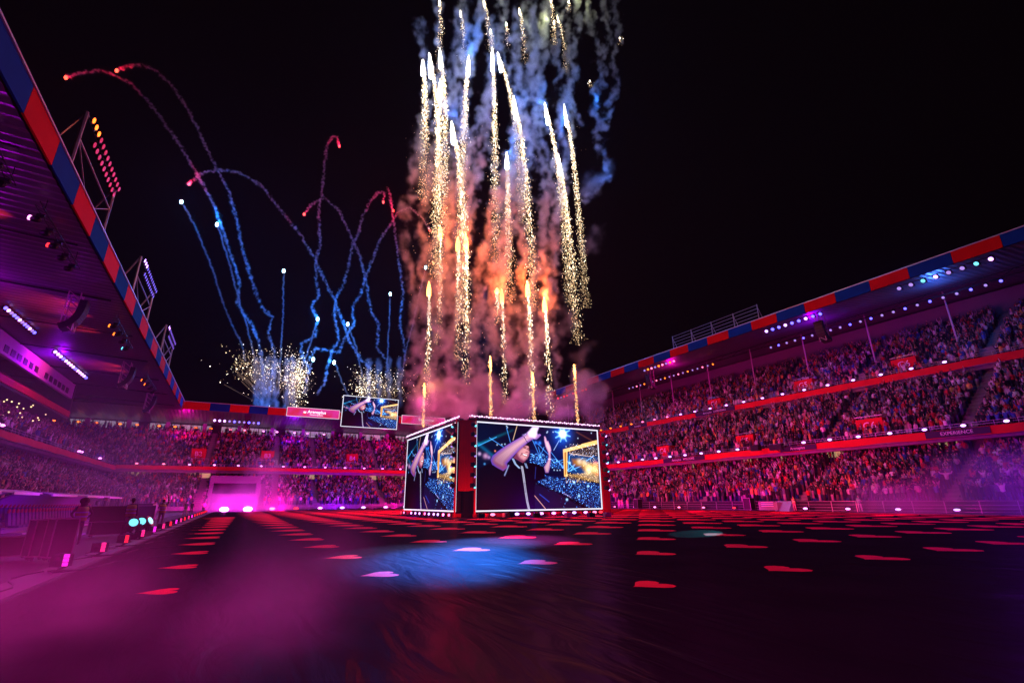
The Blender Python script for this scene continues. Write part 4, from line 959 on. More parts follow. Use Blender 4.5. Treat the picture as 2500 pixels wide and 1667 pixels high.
dugout(20, 34, -9.7, 'nearer curved dugout canopy with blue seats and red headrests at left')
dugout(36, 57, -9.9, 'farther curved dugout canopy with blue seats and red headrests at left')
def flight_case(loc, dims, rz, label, lid=False, m=None):
    a, b, h = dims; T = thing('flight_case', label, 'equipment case', loc, rz); mb = MB(); mb.box((-a/2, -b/2, .12), (a/2, b/2, h)); mb.build('body', m or mat('case_black', (.02, .02, .025), .45, var=.3), T)
    mb = MB(); e = .02
    for x in (-a/2, a/2):
        for y in (-b/2, b/2): mb.bar((x, y, .12), (x, y, h), e, 4)
    for z in (.12, h):
        for x in (-a/2, a/2): mb.bar((x, -b/2, z), (x, b/2, z), e, 4)
        for y in (-b/2, b/2): mb.bar((-a/2, y, z), (a/2, y, z), e, 4)
    mb.build('edge_profile', STEEL, T)
    for x in (-a/2+.12, a/2-.12):
        for y in (-b/2+.1, b/2-.1): mb = MB(); mb.bar((x-.03, y, .06), (x+.03, y, .06), .06, 8); mb.build('caster', DARK, T)
    if lid: mb = MB(); mb.add([(-a/2, b/2, h), (a/2, b/2, h), (a/2, b/2+.35, h+.7), (-a/2, b/2+.35, h+.7), (-a/2, b/2+.04, h), (a/2, b/2+.04, h), (a/2, b/2+.39, h+.7), (-a/2, b/2+.39, h+.7)], [(0, 3, 2, 1), (4, 5, 6, 7), (0, 1, 5, 4), (1, 2, 6, 5), (2, 3, 7, 6), (3, 0, 4, 7)]); mb.build('lid', DARK, T)
    return T
def gp(x, y): p = at_z(x, y, 0); return (p.x, p.y, .05)
p1 = at_z(50, 1385, .0)
flight_case(gp(84, 1372), (.5, .6, 1.05), .5, 'left one of two tall black equipment cabinets at the near left touchline')
flight_case(gp(130, 1374), (.5, .6, 1.08), .5, 'right one of two tall black equipment cabinets at the near left touchline')
mb = MB(); 
flight_case(gp(5, 1372), (1.2, .8, .62), .5, 'low dark case with pale top cut by the left photo edge')
flight_case(gp(258, 1312), (1.4, .9, .66), .3, 'wide black flight case in front of the vest-wearing man', lid=True)
flight_case((-7.0, 56, 0.05), (2.0, 1.2, 1.3), 0, 'black flight case with open frame farther along the left path')
flight_case((-8.8, 70, 0.05), (2.4, 1.2, 1.5), 0, 'large black case beyond the walking person on the left path')
def beam_light(loc, rz, label, tilt=.5):
    T = thing('beam_light', label, 'beam light', loc, rz, 'beam lights with cyan lenses'); mb = MB(); mb.box((-.24, -.2, 0), (.24, .2, .22)); mb.build('base', DARK, T)
    mb = MB(); mb.bar((-.3, 0, .2), (-.3, 0, .62), .06, 6); mb.bar((.3, 0, .2), (.3, 0, .62), .06, 6); mb.build('yoke', DARK, T)
    d = Vector((0, -math.cos(tilt), math.sin(tilt))); c = Vector((0, 0, .6)); mb = MB(); mb.bar(c-d*.25, c+d*.18, .2, 12, .25); mb.ball(c-d*.25, .2, 10, 6); hd = mb.build('head', DARK, T)
    mb = MB(); mb.bar(c+d*.18, c+d*.2, .17, 14); mb.build('lens', E_CYA, hd)
beam_light(gp(314, 1319), .35, 'left round cyan lens lamp on the ground by the flight case'); beam_light(gp(334, 1314), .35, 'middle round cyan lens lamp on the ground by the flight case'); beam_light(gp(350, 1311), 1.2, 'right cyan lens lamp turned sideways on the ground by the flight case')
for k in range(9):
    mb = MB(); pts = [(-3.6+.25*math.sin(k+j*.9), 12+k*3.6+j*.55, .05) for j in range(8)]; mb.path(pts, .022, 4); o = mb.build('cable', DARK); tag(o, 'black cable lying loose along the left touchline', 'cable', 'loose cables on the left touchline')
# kit along the right touchline
flight_case((57.3, 39.4, 0.012), (1.2, 2.4, 1.0), 0, 'grey low box in front of the right barrier left of the teal steps', m=GREY)
T = thing('portable_steps', 'small teal steps in front of the right barrier', 'steps', (57.0, 37.9, .012), 0)
for k in range(4): mb = MB(); mb.box((.25*k, -.9, 0), (.25*k+.25, .9, .28*(k+1))); mb.build('step', mat('teal_step', (.2, .6, .62), .5), T)  # teal is the plain base colour of the steps
flight_case((57.2, 62.5, .012), (1, 1, 1.5), 0, 'tall black case by the right barrier near the three stewards')
flight_case((57.2, 42.3, .012), (.9, 1, 1.5), 0, 'tall black case by the right barrier left of the grey box')
F_ = thing('flag', 'small white and blue striped flag lying over the grey box at the right barrier', 'flag', (56.6, 38.6, 1.04))
mb = MB()
for q in range(5): mb.box((-.02, 0, -.5+q*.1), (0, 1.6, -.4+q*.1), q % 2)
mb.build('flag_cloth', [WHITE, mat('flag_blue', (.02, .08, .4), .7)], F_)
# camera crane on the lower right balcony
T = thing('camera_crane', 'dark camera on a crane arm over the lower red balcony', 'camera crane', (64.2, 42.5, 8.2)); mb = MB(); mb.bar((0, 0, 0), (1.5, 3.0, .3), .1, 5); mb.bar((0, 0, 0), (1.5, 0, -.6), .06, 4); mb.build('arm', DARK, T); mb = MB(); mb.box((-.5, -1.6, -.5), (.1, .2, .25)); mb.build('camera_body', DARK, T); mb = MB(); mb.bar((-.2, -1.6, -.1), (-.25, -2.1, -.15), .16, 8); mb.build('camera_lens', DARK, T); mb = MB(); mb.box((-.3, 2, -.3), (.5, 3.2, .5)); mb.build('counterweight', DARK, T)
# phones held up with their lamps on, upper left tier
for k in range(26):
    x = rnd(0, 130); y = 990+x*.32+rnd(-30, 35); p = at_x(x, y, -22.5-rnd(0, 5)); mb = MB(); mb.box((-.05, -.01, -.09), (.05, .01, .09)); mb.ball((0, -.02, 0), .085, 6, 4, 1); o = mb.build('phone', [DARK, E_WARM]); o.location = p; tag(o, 'phone held up with its lamp shining in the upper left tier', 'phone', 'shining phones in the upper left tier')

# ================================================================ FIREWORKS
def octs(name, pts, rad, mi, mats, parent, stretch=1.5):
    pts = np.array(pts, dtype=np.float32); n = len(pts); rad = np.array(rad, dtype=np.float32)
    B = np.array([(1, 0, 0), (-1, 0, 0), (0, 1, 0), (0, -1, 0), (0, 0, stretch), (0, 0, -stretch)], dtype=np.float32)
    V = (pts[:, None]+B[None]*rad[:, None, None]).reshape(-1, 3); f = np.array([(0, 2, 4), (2, 1, 4), (1, 3, 4), (3, 0, 4), (2, 0, 5), (1, 2, 5), (3, 1, 5), (0, 3, 5)])
    Fc = (f[None]+(np.arange(n)*6)[:, None, None]).reshape(-1, 3)
    me = bpy.data.meshes.new(name); me.vertices.add(len(V)); me.vertices.foreach_set('co', V.ravel()); me.loops.add(Fc.size); me.loops.foreach_set('vertex_index', Fc.ravel().astype(np.int32)); me.polygons.add(len(Fc)); me.polygons.foreach_set('loop_start', (np.arange(len(Fc))*3).astype(np.int32)); me.update(calc_edges=True)
    for m in mats: me.materials.append(m)
    me.polygons.foreach_set('material_index', np.repeat(np.array(mi, dtype=np.int32), 8))
    o = bpy.data.objects.new(name, me); C.objects.link(o)
    if parent: o.parent = parent
    return o
S_WHITE = emat('spark_white', (1, .88, .66), 5.5); S_GOLD = emat('spark_gold', (1, .74, .42), 2.2); S_DIM = emat('spark_dim', (1, .6, .28), .9); S_FIRE = emat('fire_orange', (1, .42, .10), 9); S_CORE = emat('star_core', (.85, .93, 1), 22)
S_RED = emat('star_red', (1, .09, .04), 5); S_BLUE = emat('star_blue', (.45, .85, 1), 18); S_GREEN = emat('star_green', (.7, 1, .75), 12)
def comet(px, py, L_, label, core=S_CORE, n=420, lean=.6, wd=.5, Y=None, hot=.22, group='white comets', r0=.22):
    n = int(n*1.15); wd *= 1.6; r0 = max(r0, .13)
    Y = Y or rnd(47, 60); H = at_y(px, py, Y); T = thing('firework_comet', label, 'firework', H, 0, group)
    mb = MB(); prev = None; k_ = 9
    for i in range(k_):      # burning head: a tapering flame, narrow at its tip
        f = i/(k_-1); r = r0*(.25+1.0*math.sin(min(1, f*1.6)*PI/2)); p = (lean*f*.12*L_/8, 0, -f*L_*.12)
        if prev: mb.bar(prev[0], p, prev[1], 8, r)
        prev = (p, r)
    mb.build('star', core, T)
    P = []; R = []; M = []
    for k in range(n):
        f = random.random()**1.25; z = -f*L_; s = wd*(.10+.9*f**.8); x = lean*(1-math.exp(-f*3))*L_/10+random.gauss(0, s*.45); y = random.gauss(0, s*.45)
        P.append((x, y, z)); R.append(rnd(.022, .062)*(1.35-f*.6)); M.append(0 if random.random() < hot*(1.6-1.6*f) else (1 if random.random() < .8-.4*f else 2))
    octs('spark_tail', P, R, M, [S_WHITE, S_GOLD, S_DIM], T, 2.6)['kind'] = 'stuff'
    return H
def c1(v, u): return 950+v/3.135, u/3.135
def c2(v, u): return 950+v/2.412, 400+u/2.412
UP_H = []
for v, u, L_, ln in ((258, 460, 14, .5), (308, 412, 21, .8), (388, 372, 20, .6), (392, 610, 18, .1), (610, 430, 19, -.2), (788, 372, 23, .2), (830, 402, 20, 1.4), (478, 930, 17, .9), (950, 735, 20, .8), (1190, 785, 19, .9), (1338, 800, 21, .6), (900, 1168, 15, .1), (1292, 1180, 15, .6)):
    x, y = c1(v, u); L_ *= 1.65 if v < 1100 else 1.95; UP_H.append(comet(x, y, L_, 'white-gold comet high in the firework column above the stage', S_CORE, int(L_*46), ln, .62, group='white comets of the stage firework'))
for v, u, L_, ln in ((385, -25, 15, .4), (545, 85, 10, .9), (722, 0, 9, 1.2), (775, 225, 6, .8), (895, 175, 5, .6), (995, 62, 11, .8), (1262, 160, 6, -.2), (1285, 120, 14, 1.2), (1765, 290, 1.6, .5), (1375, 10, 3, -.5), (1235, -15, 8, .6), (1535, 620, 1.8, .3)):
    x, y = c1(v, u); g_ = (v in (775, 895, 1375)); comet(x, y, L_, '%s comet near the top of the photo above the stage' % ('green-white' if g_ else 'gold'), S_GREEN if g_ else S_WHITE, int(L_*16), ln, .5, hot=.1, group='comets near the top of the photo', r0=.07)
LO_H = []
for v, u, L_ in ((300, 365, 17), (405, 432, 17), (452, 415, 19), (235, 695, 17), (635, 735, 5), (662, 740, 17), (813, 690, 18), (913, 790, 15)):
    x, y = c2(v, u); LO_H.append(comet(x, y, L_, 'orange-headed comet in the lower half of the firework column', S_FIRE, int(L_*22), .25, .42, hot=.3, group='orange comets of the stage firework', r0=.24))
for v, u, L_ in ((594, 1130, 7), (843, 1225, 5.5), (1088, 1180, 6.5), (207, 1290, 4.5)):
    x, y = c2(v, u); Yc = 46.5 if v != 207 else 56; H = at_y(x, y, Yc); T = thing('spark_fountain', 'orange spark fountain rising from the lamp row of the big screens', 'firework', H, 0, 'spark fountains on the screens'); zb = H.z-9.9
    mb = MB(); mb.bar((0, 0, 0), (.05, 0, -.8), .05, 8, .15); mb.bar((.05, 0, -.8), (.12, 0, -1.8), .15, 8, .05); mb.build('star', S_FIRE, T)
    n = int(zb*40); P = [(random.gauss(.02*abs(z), .09), random.gauss(0, .09), z) for z in [-zb*random.random() for _ in range(n)]]; octs('spark_tail', P, [rnd(.02, .05) for _ in P], [random.choice((0, 1, 1)) for _ in P], [S_GOLD, emat('spark_orange', (1, .45, .1), 2.5)], T, 2)['kind'] = 'stuff'
    lamp('POINT', H+Vector((0, -1.6, -.6)), (1, .30, .10), 350, .5, name='fountain_light')
# stray glowing dots around the column
P = []
for _ in range(260):
    x = rnd(990, 1430); y = rnd(300, 1000); p = at_y(x, y, rnd(46, 61)); P.append(tuple(p))
tag(octs('drifting_sparks', P, [rnd(.02, .045) for _ in P], [random.choice((0, 1)) for _ in P], [S_GOLD, S_DIM], None), 'stray gold sparks drifting around the firework column', 'sparks')['kind'] = 'stuff'
for H in UP_H: lamp('POINT', H+Vector((.1, -.3, .4)), (.06, .24, 1), 460, .5, name='comet_light')
for H in LO_H: lamp('POINT', H+Vector((.0, -.3, .4)), (1, .14, .025), 2900, .5, name='comet_light')
for x, y in ((1160, 110), (1220, 215), (1325, 240), (1110, 290), (1255, 360), (1380, 300), (1465, 240), (1470, 400)): lamp('POINT', at_y(x, y, 52), (.02, .20, 1), 1500, 1.0, name='blue_smoke_fill')  # blue points added inside the column to tint its smoke, not stars
for x, y in ((1200, -40), (1330, 40), (1420, -10)): lamp('POINT', at_y(x, y, 52), (.7, .75, .4), 1500, 1.0, name='green_smoke_fill')  # green-beige points added to tint the topmost smoke, not stars

# coloured stars behind the far stand
def star(x, y, m, col, pw, label, group, Y=126, r=.42):
    H = at_y(x, y, Y); T = thing('firework_star', label, 'firework', H, 0, group); mb = MB(); mb.ball((0, 0, 0), r, 10, 7, 0, (.8, .8, 1.25)); mb.build('burning_star', m, T); lamp('POINT', H+Vector((0, -1.2, 0)), col, pw, .8, name='star_light'); return H
def c3(v, u): return 400+v/2.413, 350+u/2.413
BL = [(103, 345), (313, 478), (706, 752), (906, 1035), (1083, 1065), (1334, 888), (1542, 732), (880, 1272), (1003, 1290)]
for v, u in BL: star(*c3(v, u), S_BLUE, (.01, .20, 1), 4600, 'blue-white star with a thin smoke tail above the far stand', 'blue stars above the far stand')
for v, u in ((150, 240), (827, 418), (1293, 347), (1352, 398), (1568, 515), (1034, 18)): star(*c3(v, u), S_RED, (1, .01, .06), 2000, 'small red star at the end of an arched smoke trail', 'red stars above the far stand', r=.36)
star(161, 190, S_RED, (1, .01, .06), 2000, 'red star farthest left in the sky above the left roof', 'red stars above the far stand', r=.45); star(285, 173, S_RED, (1, .01, .06), 2000, 'red star second from left in the sky touching a red smoke arc', 'red stars above the far stand', r=.45)
for x, y in ((560, 640), (620, 780), (760, 760), (880, 700), (980, 780), (760, 880), (700, 930), (930, 920), (520, 520)): lamp('POINT', at_y(x, y, 121.5), (.01, .18, 1), 4600, 1, name='blue_smoke_fill')  # extra points added between the stars to keep the trails evenly blue

def mine(ox, oy, cx, cy, sx, sy, n, label, Y=128, dense=False):
    O = at_y(ox, oy, Y); T = thing('spark_burst', label, 'firework', O, 0, 'gold spark bursts behind the far stand'); P = []; R = []; M = []; mb = MB()
    for k in range(n):
        x = cx+random.gauss(0, sx); y = cy+random.gauss(0, sy)
        if y > oy: continue
        p = at_y(x, y, Y+rnd(-3, 3))-O; P.append(tuple(p)); R.append(rnd(.05, .15)*random.choice((.5, .8, 1.1))); M.append(random.choice((0, 1, 1, 2) if not dense else (0, 0, 1, 1)))
        if k % 5 == 0: mb.bar(p*.35, p*.93, .012, 3, .035)
    octs('spark_cloud', P, R, M, [S_WHITE, S_GOLD, S_DIM], T, 1.1)['kind'] = 'stuff'; mb.build('spark_streaks', emat('faint_streak', (1, .6, .35), .22), T)['kind'] = 'stuff'; return O
mine(660, 1000, 650, 900, 42, 26, 420, 'wide fan of gold sparks behind the far roof left of the dense burst'); mine(690, 1000, 600, 895, 22, 16, 110, 'sparse gold sparks at the left tip of the wide fan')
mine(700, 1005, 725, 925, 15, 30, 620, 'dense glowing burst of gold sparks just above the left pink banner', dense=True)
mine(920, 1010, 925, 940, 42, 24, 420, 'gold spark burst behind the scoreboard screen', dense=False); mine(900, 1005, 893, 940, 14, 22, 260, 'dense gold sparks on the left of the scoreboard burst', dense=True)
lamp('POINT', at_y(725, 930, 126), (1, .4, .2), 1500, 2, name='burst_light'); lamp('POINT', at_y(640, 985, 125), (.02, .2, 1), 3500, 2, name='burst_light')

# ---------------------------------------------------------------- smoke (volumes grown along paths)
def smoke_mat(name, col=(.85, .85, .85), dens=1.0, an=.0):
    m = bpy.data.materials.new(name); m.use_nodes = True; m.node_tree.nodes.clear(); N = m.node_tree.nodes; pv = N.new('ShaderNodeVolumePrincipled'); mo = N.new('ShaderNodeOutputMaterial')
    m.node_tree.links.new(pv.outputs[0], mo.inputs['Volume']); pv.inputs['Color'].default_value = (*col, 1); pv.inputs['Density'].default_value = dens; pv.inputs['Anisotropy'].default_value = an; return m
def smoke(name, label, paths, r_in, r_out, warp, nscale, dens, vox, detail=4, pad=2.0, col=(.85, .85, .85), floor=None, fine=None):
    V = []; E = []
    for pth in paths:
        for i, p in enumerate(pth):
            V.append(tuple(p))
            if i: E.append((len(V)-2, len(V)-1))
        if len(pth) == 1: V.append((pth[0][0], pth[0][1], pth[0][2]+.01)); E.append((len(V)-2, len(V)-1))
    me = bpy.data.meshes.new(name); me.from_pydata(V, E, []); ob = bpy.data.objects.new(name, me); C.objects.link(ob)
    A = np.array(V); lo = A.min(0)-r_out-warp*.35-pad*.3; hi = A.max(0)+r_out+warp*.35+pad*.3
    if floor is not None: lo[2] = max(lo[2], floor)
    ng = bpy.data.node_groups.new(name, 'GeometryNodeTree'); ng.interface.new_socket('Geometry', in_out='INPUT', socket_type='NodeSocketGeometry'); ng.interface.new_socket('Geometry', in_out='OUTPUT', socket_type='NodeSocketGeometry')
    N = ng.nodes; L = ng.links; gi = N.new('NodeGroupInput'); go = N.new('NodeGroupOutput'); vc = N.new('GeometryNodeVolumeCube'); pos = N.new('GeometryNodeInputPosition')
    nz = N.new('ShaderNodeTexNoise'); nz.inputs['Scale'].default_value = nscale; nz.inputs['Detail'].default_value = detail; nz.inputs['Roughness'].default_value = .55; L.new(pos.outputs[0], nz.inputs['Vector'])
    sub = N.new('ShaderNodeVectorMath'); sub.operation = 'SUBTRACT'; L.new(nz.outputs['Color'], sub.inputs[0]); sub.inputs[1].default_value = (.5, .5, .5)
    sca = N.new('ShaderNodeVectorMath'); sca.operation = 'SCALE'; L.new(sub.outputs[0], sca.inputs[0]); sca.inputs['Scale'].default_value = warp
    add = N.new('ShaderNodeVectorMath'); add.operation = 'ADD'; L.new(pos.outputs[0], add.inputs[0]); L.new(sca.outputs[0], add.inputs[1])
    pr = N.new('GeometryNodeProximity'); pr.target_element = 'EDGES'; L.new(gi.outputs[0], pr.inputs[0]); L.new(add.outputs[0], pr.inputs['Sample Position'])
    mr = N.new('ShaderNodeMapRange'); mr.interpolation_type = 'SMOOTHSTEP'; L.new(pr.outputs['Distance'], mr.inputs['Value']); mr.inputs['From Min'].default_value = r_in; mr.inputs['From Max'].default_value = r_out; mr.inputs['To Min'].default_value = dens; mr.inputs['To Max'].default_value = 0
    out = mr.outputs[0]
    if fine:
        n2 = N.new('ShaderNodeTexNoise'); n2.inputs['Scale'].default_value = fine; n2.inputs['Detail'].default_value = 3; L.new(pos.outputs[0], n2.inputs['Vector'])
        m2 = N.new('ShaderNodeMapRange'); L.new(n2.outputs['Fac'], m2.inputs['Value']); m2.inputs['From Min'].default_value = .40; m2.inputs['From Max'].default_value = .66; m2.inputs['To Min'].default_value = .0; m2.inputs['To Max'].default_value = 1.5
        mu = N.new('ShaderNodeMath'); mu.operation = 'MULTIPLY'; L.new(out, mu.inputs[0]); L.new(m2.outputs[0], mu.inputs[1]); out = mu.outputs[0]
    L.new(out, vc.inputs['Density']); vc.inputs['Min'].default_value = tuple(lo); vc.inputs['Max'].default_value = tuple(hi)
    for ax, q in zip('XYZ', (hi-lo)/vox): vc.inputs['Resolution '+ax].default_value = max(4, int(q))
    sm = N.new('GeometryNodeSetMaterial'); sm.inputs['Material'].default_value = smoke_mat(name+'_material', col); L.new(vc.outputs[0], sm.inputs[0]); L.new(sm.outputs[0], go.inputs[0]); md = ob.modifiers.new('smoke', 'NODES'); md.node_group = ng
    stuff(ob, label, 'smoke'); return ob
# the column above the stage
random.seed(21)
paths = [[at_y(x, y, 53) for x, y in q] for q in ([(1430, -20), (1440, 40), (1452, 80), (1470, 130), (1460, 155), (1478, 180), (1450, 235), (1456, 300), (1462, 350), (1482, 400), (1484, 440), (1450, 470), (1425, 490)], [(1474, -20), (1478, 50), (1498, 120), (1494, 165), (1510, 205), (1490, 255), (1475, 300), (1455, 330)], [(1493, -10), (1505, 30), (1513, 90)], [(1400, -10), (1412, 60), (1395, 120), (1405, 180), (1385, 240), (1420, 300)])]; fat = []
for k in range(30):
    x0 = 995+365*((k*.618) % 1); Y = rnd(47, 60); pts = []; n = 46; wx = 0; top = rnd(-60, 60) if k % 4 else rnd(150, 420); bot = rnd(860, 990)
    for i in range(n):
        f = i/(n-1); y = bot+(top-bot)*f; wx += rnd(-5, 5); x = x0+wx+f*(50+(105 if k % 5 == 0 else 0))+14*math.sin(f*9+k)
        pts.append(at_y(x, y, Y+1.2*math.sin(f*7+k)))
    paths.append(pts)
smoke('smoke_column', 'ropes of firework smoke rising in a column above the stage', paths, .12, .80, 4.8, .42, .62, .21, fine=.62)
for k in range(6):
    x0 = rnd(1010, 1370); Y = rnd(48, 60); y0 = rnd(430, 860); fat.append([at_y(x0+rnd(-25, 25), y0-i*26, Y+rnd(-1, 1)) for i in range(5)])
fat += [[at_y(1425+i*14, 470-12*i, 54) for i in range(5)], [at_y(1440, 600, 54), at_y(1455, 570, 54)], [at_y(1020, 430, 54), at_y(1035, 460, 54)], [at_y(1400, 880, 54), at_y(1430, 860, 54)]]
smoke('smoke_puffs', 'loose puffs of firework smoke inside the column above the stage', fat, .1, 1.9, 6.5, .32, .16, .3, fine=.6)
# pink banks on top of the stage
blobs = [[at_y(x, y, Y)] for x, y, Y in ((1025, 985, 56), (1060, 950, 55), (1085, 990, 53), (1090, 945, 54), (1150, 960, 52), (1180, 935, 51), (1200, 975, 51), (1130, 1000, 51), (1290, 940, 50), (1320, 975, 50), (1275, 990, 50), (1430, 930, 50), (1410, 965, 50), (1455, 970, 50), (1440, 1000, 50), (1370, 1000, 50), (1240, 1000, 50), (1040, 1010, 57))]
smoke('smoke_bank', 'thick pink smoke billowing on top of the big screens', blobs, .3, 2.1, 5.0, .34, .75, .2, floor=9.6, detail=5)
for x, y, Y, c, e in ((1060, 1015, 50, (1, .08, .35), 2600), (1160, 1010, 47, (1, .15, .25), 2600), (1300, 1020, 46, (.9, .08, .55), 2600), (1420, 1025, 46, (.75, .08, .8), 3600), (1020, 1000, 56, (1, .05, .4), 700)): lamp('POINT', at_y(x, y, Y)+Vector((0, -1.5, .6)), c, e*.55, .8, name='screen_top_light')
# thin trails behind the far stand
TR = [[(161, 190), (200, 178), (240, 173), (275, 182), (320, 205), (360, 245), (400, 300), (440, 355), (460, 390), (500, 460), (530, 520), (560, 610), (585, 690), (580, 740), (612, 790), (632, 830), (640, 900), (650, 960)],
      [(285, 173), (310, 163), (345, 160), (380, 173), (420, 210), (460, 270), (490, 330), (520, 395), (560, 470), (580, 550), (600, 640), (620, 700), (640, 750), (665, 775), (655, 815), (670, 860), (660, 950)],
      [(461, 449), (490, 425), (530, 415), (580, 420), (640, 455), (690, 520), (730, 570), (765, 625), (790, 680), (815, 725), (835, 780), (850, 830), (880, 875), (905, 900)],
      [(828, 357), (822, 335), (812, 332), (800, 350), (792, 400), (785, 480), (778, 520), (782, 600), (770, 640), (772, 690), (780, 720), (762, 745), (775, 780), (770, 820), (735, 840), (738, 870), (755, 900), (745, 960)],
      [(743, 523), (760, 500), (790, 482), (825, 510), (850, 560), (880, 630), (895, 690), (905, 760), (925, 790), (920, 850), (945, 880), (945, 920)],
      [(936, 494), (940, 470), (925, 468), (905, 490), (885, 530), (878, 560), (860, 600), (850, 650), (840, 690), (820, 730), (815, 770), (828, 830), (810, 860), (800, 890), (795, 930), (775, 960)],
      [(960, 515), (952, 470), (948, 460), (955, 500), (965, 570), (975, 650), (985, 720), (975, 790), (985, 830), (990, 880)],
      [(1050, 563), (1030, 530), (1000, 507), (975, 515), (955, 545), (925, 590), (915, 620), (895, 670), (880, 720), (860, 750), (865, 790), (840, 830), (830, 860), (770, 850), (755, 880)]]
TB = [[(443, 493), (480, 560), (520, 660), (545, 740), (570, 800), (590, 840), (598, 880)], [(530, 548), (560, 640), (585, 740), (605, 800), (620, 870)], [(693, 662), (690, 780), (684, 880), (680, 960)], [(776, 779), (760, 830), (735, 905)], [(849, 791), (870, 850), (885, 920)], [(953, 718), (950, 800), (944, 900)], [(1039, 653), (1015, 760), (990, 860), (980, 920)], [(765, 877), (750, 910)], [(816, 885), (835, 930), (850, 965)]]
def pl(L_, Y):
    out = []
    for (a, b) in zip(L_[:-1], L_[1:]):
        n = max(1, int(math.hypot(b[0]-a[0], b[1]-a[1])/12))
        for k in range(n): out.append(at_y(a[0]+(b[0]-a[0])*k/n+rnd(-1.2, 1.2), a[1]+(b[1]-a[1])*k/n, Y+.3*math.sin(k)))
    out.append(at_y(*L_[-1], Y)); return out
smoke('smoke_trails', 'wavy arched smoke trails of the stars above the far stand', [pl(t, 124+.35*k) for k, t in enumerate(TR)], .05, .46, 1.7, 1.1, 1.2, .17, pad=1, fine=1.6)
smoke('thin_smoke_trails', 'thin straight smoke tails below the blue stars', [pl(t, 128+.2*k) for k, t in enumerate(TB)], .03, .27, .8, 1.1, 1.2, .17, pad=1)
smoke('burst_smoke', 'bluish smoke standing in the gold spark bursts', [[at_y(x, 990-i*14, 127) for i in range(9)] for x in (625, 640, 655, 672, 700, 715, 900, 925, 950, 975)], .1, .9, 3, .5, .35, .3)
# low fog on the pitch
smoke('ground_fog', 'magenta fog drifting low over the near left part of the pitch', [[(-5, 4.0, .2), (-3.2, 5.4, .3), (-1.6, 7.5, .35), (-1.8, 10.5, .2)], [(-1.5, 4.6, .2), (0.3, 6.2, .3), (1.1, 8.5, .2)], [(-4.2, 6.5, .3), (-3.4, 9.5, .25)]], .15, 1.5, 2.0, .42, .20, .11, detail=4, floor=.01, fine=.45)
smoke('stand_haze', 'purple haze hanging in front of the left stand', [[(-15, 30, 6), (-15, 60, 8), (-14, 100, 8)], [(-10, 28, 2), (-10, 100, 2)]], 2, 9, 8, .06, .0050, 1.0, detail=3, floor=.05)
smoke('corner_fog', 'magenta fog rising over the two brightest lamps in the far left corner', [[(-2, 106, 1.5), (3, 106.5, 3), (6, 107, 5), (4, 107, 8)], [(-3, 106, 1), (9, 106, 1)]], 0.3, 4.2, 5, .2, .085, .4, detail=3, floor=.02)
smoke('side_fog', 'purple fog along the near right touchline in front of the barrier', [[(53, 12, 1), (54, 20, 1.2), (55, 27, 1.2)], [(54, 15, 3.2), (55, 20, 2.6)]], .3, 3.2, 3.5, .25, .11, .35, detail=3, floor=.02)

# ================================================================ LAMPS THAT LIGHT THE PLACE
# fireworks glow on roofs and pitch
lamp('POINT', (27, 44, 30), (1, .12, .14), 2600, 3, name='firework_glow')
lamp('POINT', (29, 44, 48), (.2, .3, 1), 2800, 3, name='firework_glow')
# wash lamps throwing colour over the stands, from the touchline rows and the stage
for y, c in ((14, VIO), (24, MAG), (34, PINK), (45, MAG), (56, PINK), (67, MAG), (80, MAG), (95, PINK)): lamp('SPOT', (47, y-1, .7), c, 7000 if y < 30 else 14500, .5, aim=(66, y+2, 5), angle=84, blend=1, name='touchline_light')
for y, c in ((22, VIO), (38, MAG), (54, PINK), (70, MAG), (88, PINK)): lamp('SPOT', (38, y*.6+22, 11), c, 17000 if y > 30 else 6500, 1, aim=(74, y, 12), angle=46, blend=1, name='stage_light')
for y, c in ((40, (1, .1, .3)), (62, (1, .1, .25)), (85, (.9, .1, .5))): lamp('SPOT', (38, y*.5+27, 11), c, 4200, 1, aim=(84, y, 19), angle=38, blend=1, name='stage_light')
for x, c in ((-8, MAG), (6, MAG), (18, VIO), (31, MAG), (44, PINK)): lamp('SPOT', (x+2, 101, .8), c, 14000, .5, aim=(x, 118, 4.5), angle=90, blend=1, name='touchline_light'); lamp('SPOT', (x*.5+12, 66, 10), c, 34000, 1, aim=(x, 128, 13), angle=34, blend=1, name='stage_light')
for y, c in ((22, VIO), (34, VIO), (50, (.7, 0, .8)), (70, VIO), (92, MAG)): lamp('SPOT', (-3.6, y, 1.2), c, 1700, .5, aim=(-20, y+3, 5), angle=110, blend=1, name='touchline_light')
for y, c in ((48, (.6, 0, 1)), (72, (.7, 0, .9)), (95, (.6, 0, 1))): lamp('SPOT', (10, y*.6+15, 9), c, 17000, 1, aim=(-26, y+8, 13), angle=44, blend=1, name='stage_light')
for y, c in ((30, (.6, 0, 1)), (55, (.6, 0, 1)), (85, VIO)): lamp('POINT', (-24, y, 18.9), c, 2200, .5, name='roof_wash')
for y, c in ((24, BLU), (40, VIO), (70, MAG)): lamp('POINT', (77, y, 26), c, 1100, .5, name='roof_wash')
for x, c in ((-12, MAG), (10, VIO), (32, MAG)): lamp('POINT', (x, 128, 17), c, 1100, .5, name='roof_wash')
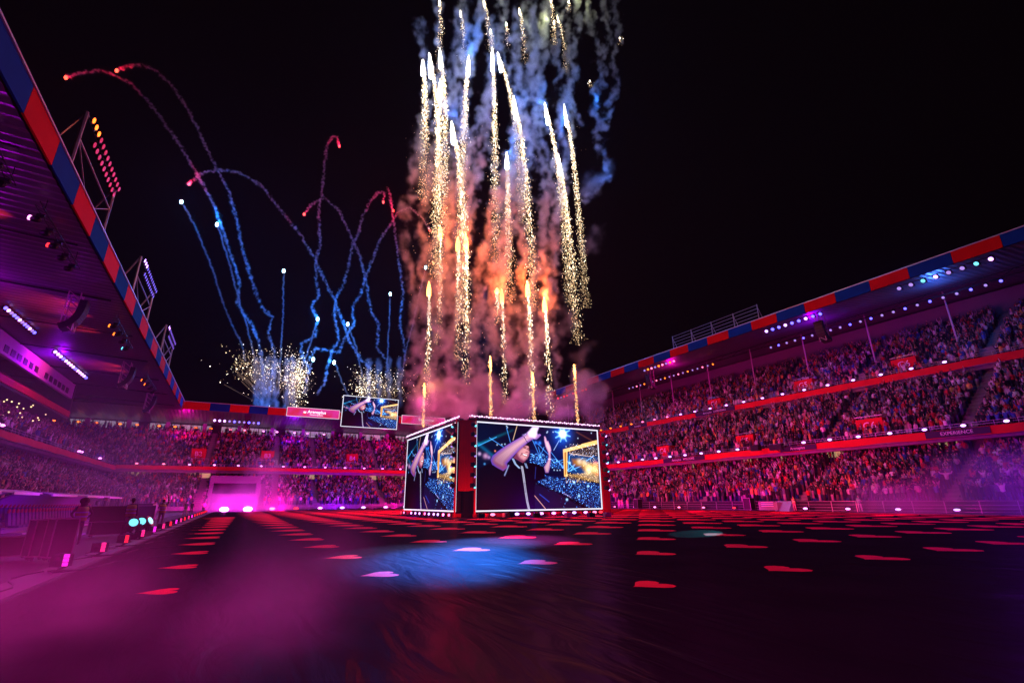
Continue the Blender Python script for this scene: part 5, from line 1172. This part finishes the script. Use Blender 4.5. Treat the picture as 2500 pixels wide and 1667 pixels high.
# lamps of the stage row spill on the floor
for x, c in ((21.5, REDL), (26, VIO), (30, MAG), (34, PINK)): lamp('POINT', (x, 43.2, .7), c, 240, .25, name='floor_lamp_light')
lamp('POINT', (18.0, 43.8, .8), REDL, 420, .3, name='floor_lamp_light')  # red point added to brighten the corner cloth, no fixture here
for y, c in ((49, PINK), (54, VIO), (60, REDL)): lamp('POINT', (17.4, y, .7), c, 200, .25, name='floor_lamp_light')
for x, c in ((-1.3, MAG), (2.6, MAG)): lamp('POINT', (x, 108.6, .9), (1, .02, .85), 3000, .4, name='floor_lamp_light')
lamp('POINT', (6.8, 108.6, .9), MAG, 500, .4, name='floor_lamp_light')
# general red and magenta light over the pitch
lamp('SPOT', (36, 90, 20), (1, .006, .06), 130000, 2, aim=(26, 70, 0), angle=96, blend=1, name='pitch_wash')
lamp('SPOT', (-11.5, 30, 19.5), (1, .0, .35), 3500, 1, aim=(-1, 12, 0), angle=80, blend=1, name='pitch_wash')
lamp('SPOT', (69, 20, 26), (.30, .0, 1), 42000, 1, aim=(30, 24, 0), angle=80, blend=1, name='pitch_wash')
lamp('SPOT', (-10.5, 3, 8), (1, .0, .42), 15000, .5, aim=(-1.5, 8, .5), angle=90, blend=1, name='fog_light'); lamp('POINT', (-6, 8.5, 1.2), (1, .0, .10), 260, .4, name='fog_light')
# beams on the floor: blue-white patch and a teal spot
for (px, py), c, e, an in (((1100, 1362), (.01, .20, 1), 1900000, 9), ((985, 1352), (.22, .32, .75), 330000, 9), ((1190, 1325), (.10, .26, 1), 1000000, 8), ((1290, 1316), (.9, .08, .7), 330000, 8)):
    lamp('SPOT', (19+(px-1100)*.012, 40, 22), c, e, .3, aim=at_z(px, py, 0), angle=an, blend=1, name='beam_light')
p = at_z(1700, 1301, 0); lamp('SPOT', (69, 50, 26), TEAL, 420000, .1, aim=p, angle=2.0, blend=.2, name='beam_light')
# beams on the crowd
for (x, y, X), c, e, an in (((1590, 1005, 84), (.25, .5, 1), 26000, 7), ((2010, 915, 82), (.15, .4, 1), 16000, 6), ((1712, 1098, 68), (.1, .8, 1), 12000, 3.5), ((1540, 1190, 62), TEAL, 6000, 5)):
    q = at_x(x, y, X); lamp('SPOT', (36.4, 45, 9.5), c, e, .15, aim=q, angle=an, blend=.6, name='beam_light')
q = at_y(675, 1122, 124); lamp('SPOT', (18, 60, 9), (.1, .7, 1), 14000, .15, aim=q, angle=3.5, blend=.4, name='beam_light')

# ================================================================ AIR
mb = MB(); mb.box((-75, -30, -1.2), (125, 165, 95)); hz = mb.build('haze', smoke_mat('haze_air', (.9, .85, .95), .0001)); hz['kind'] = 'stuff'
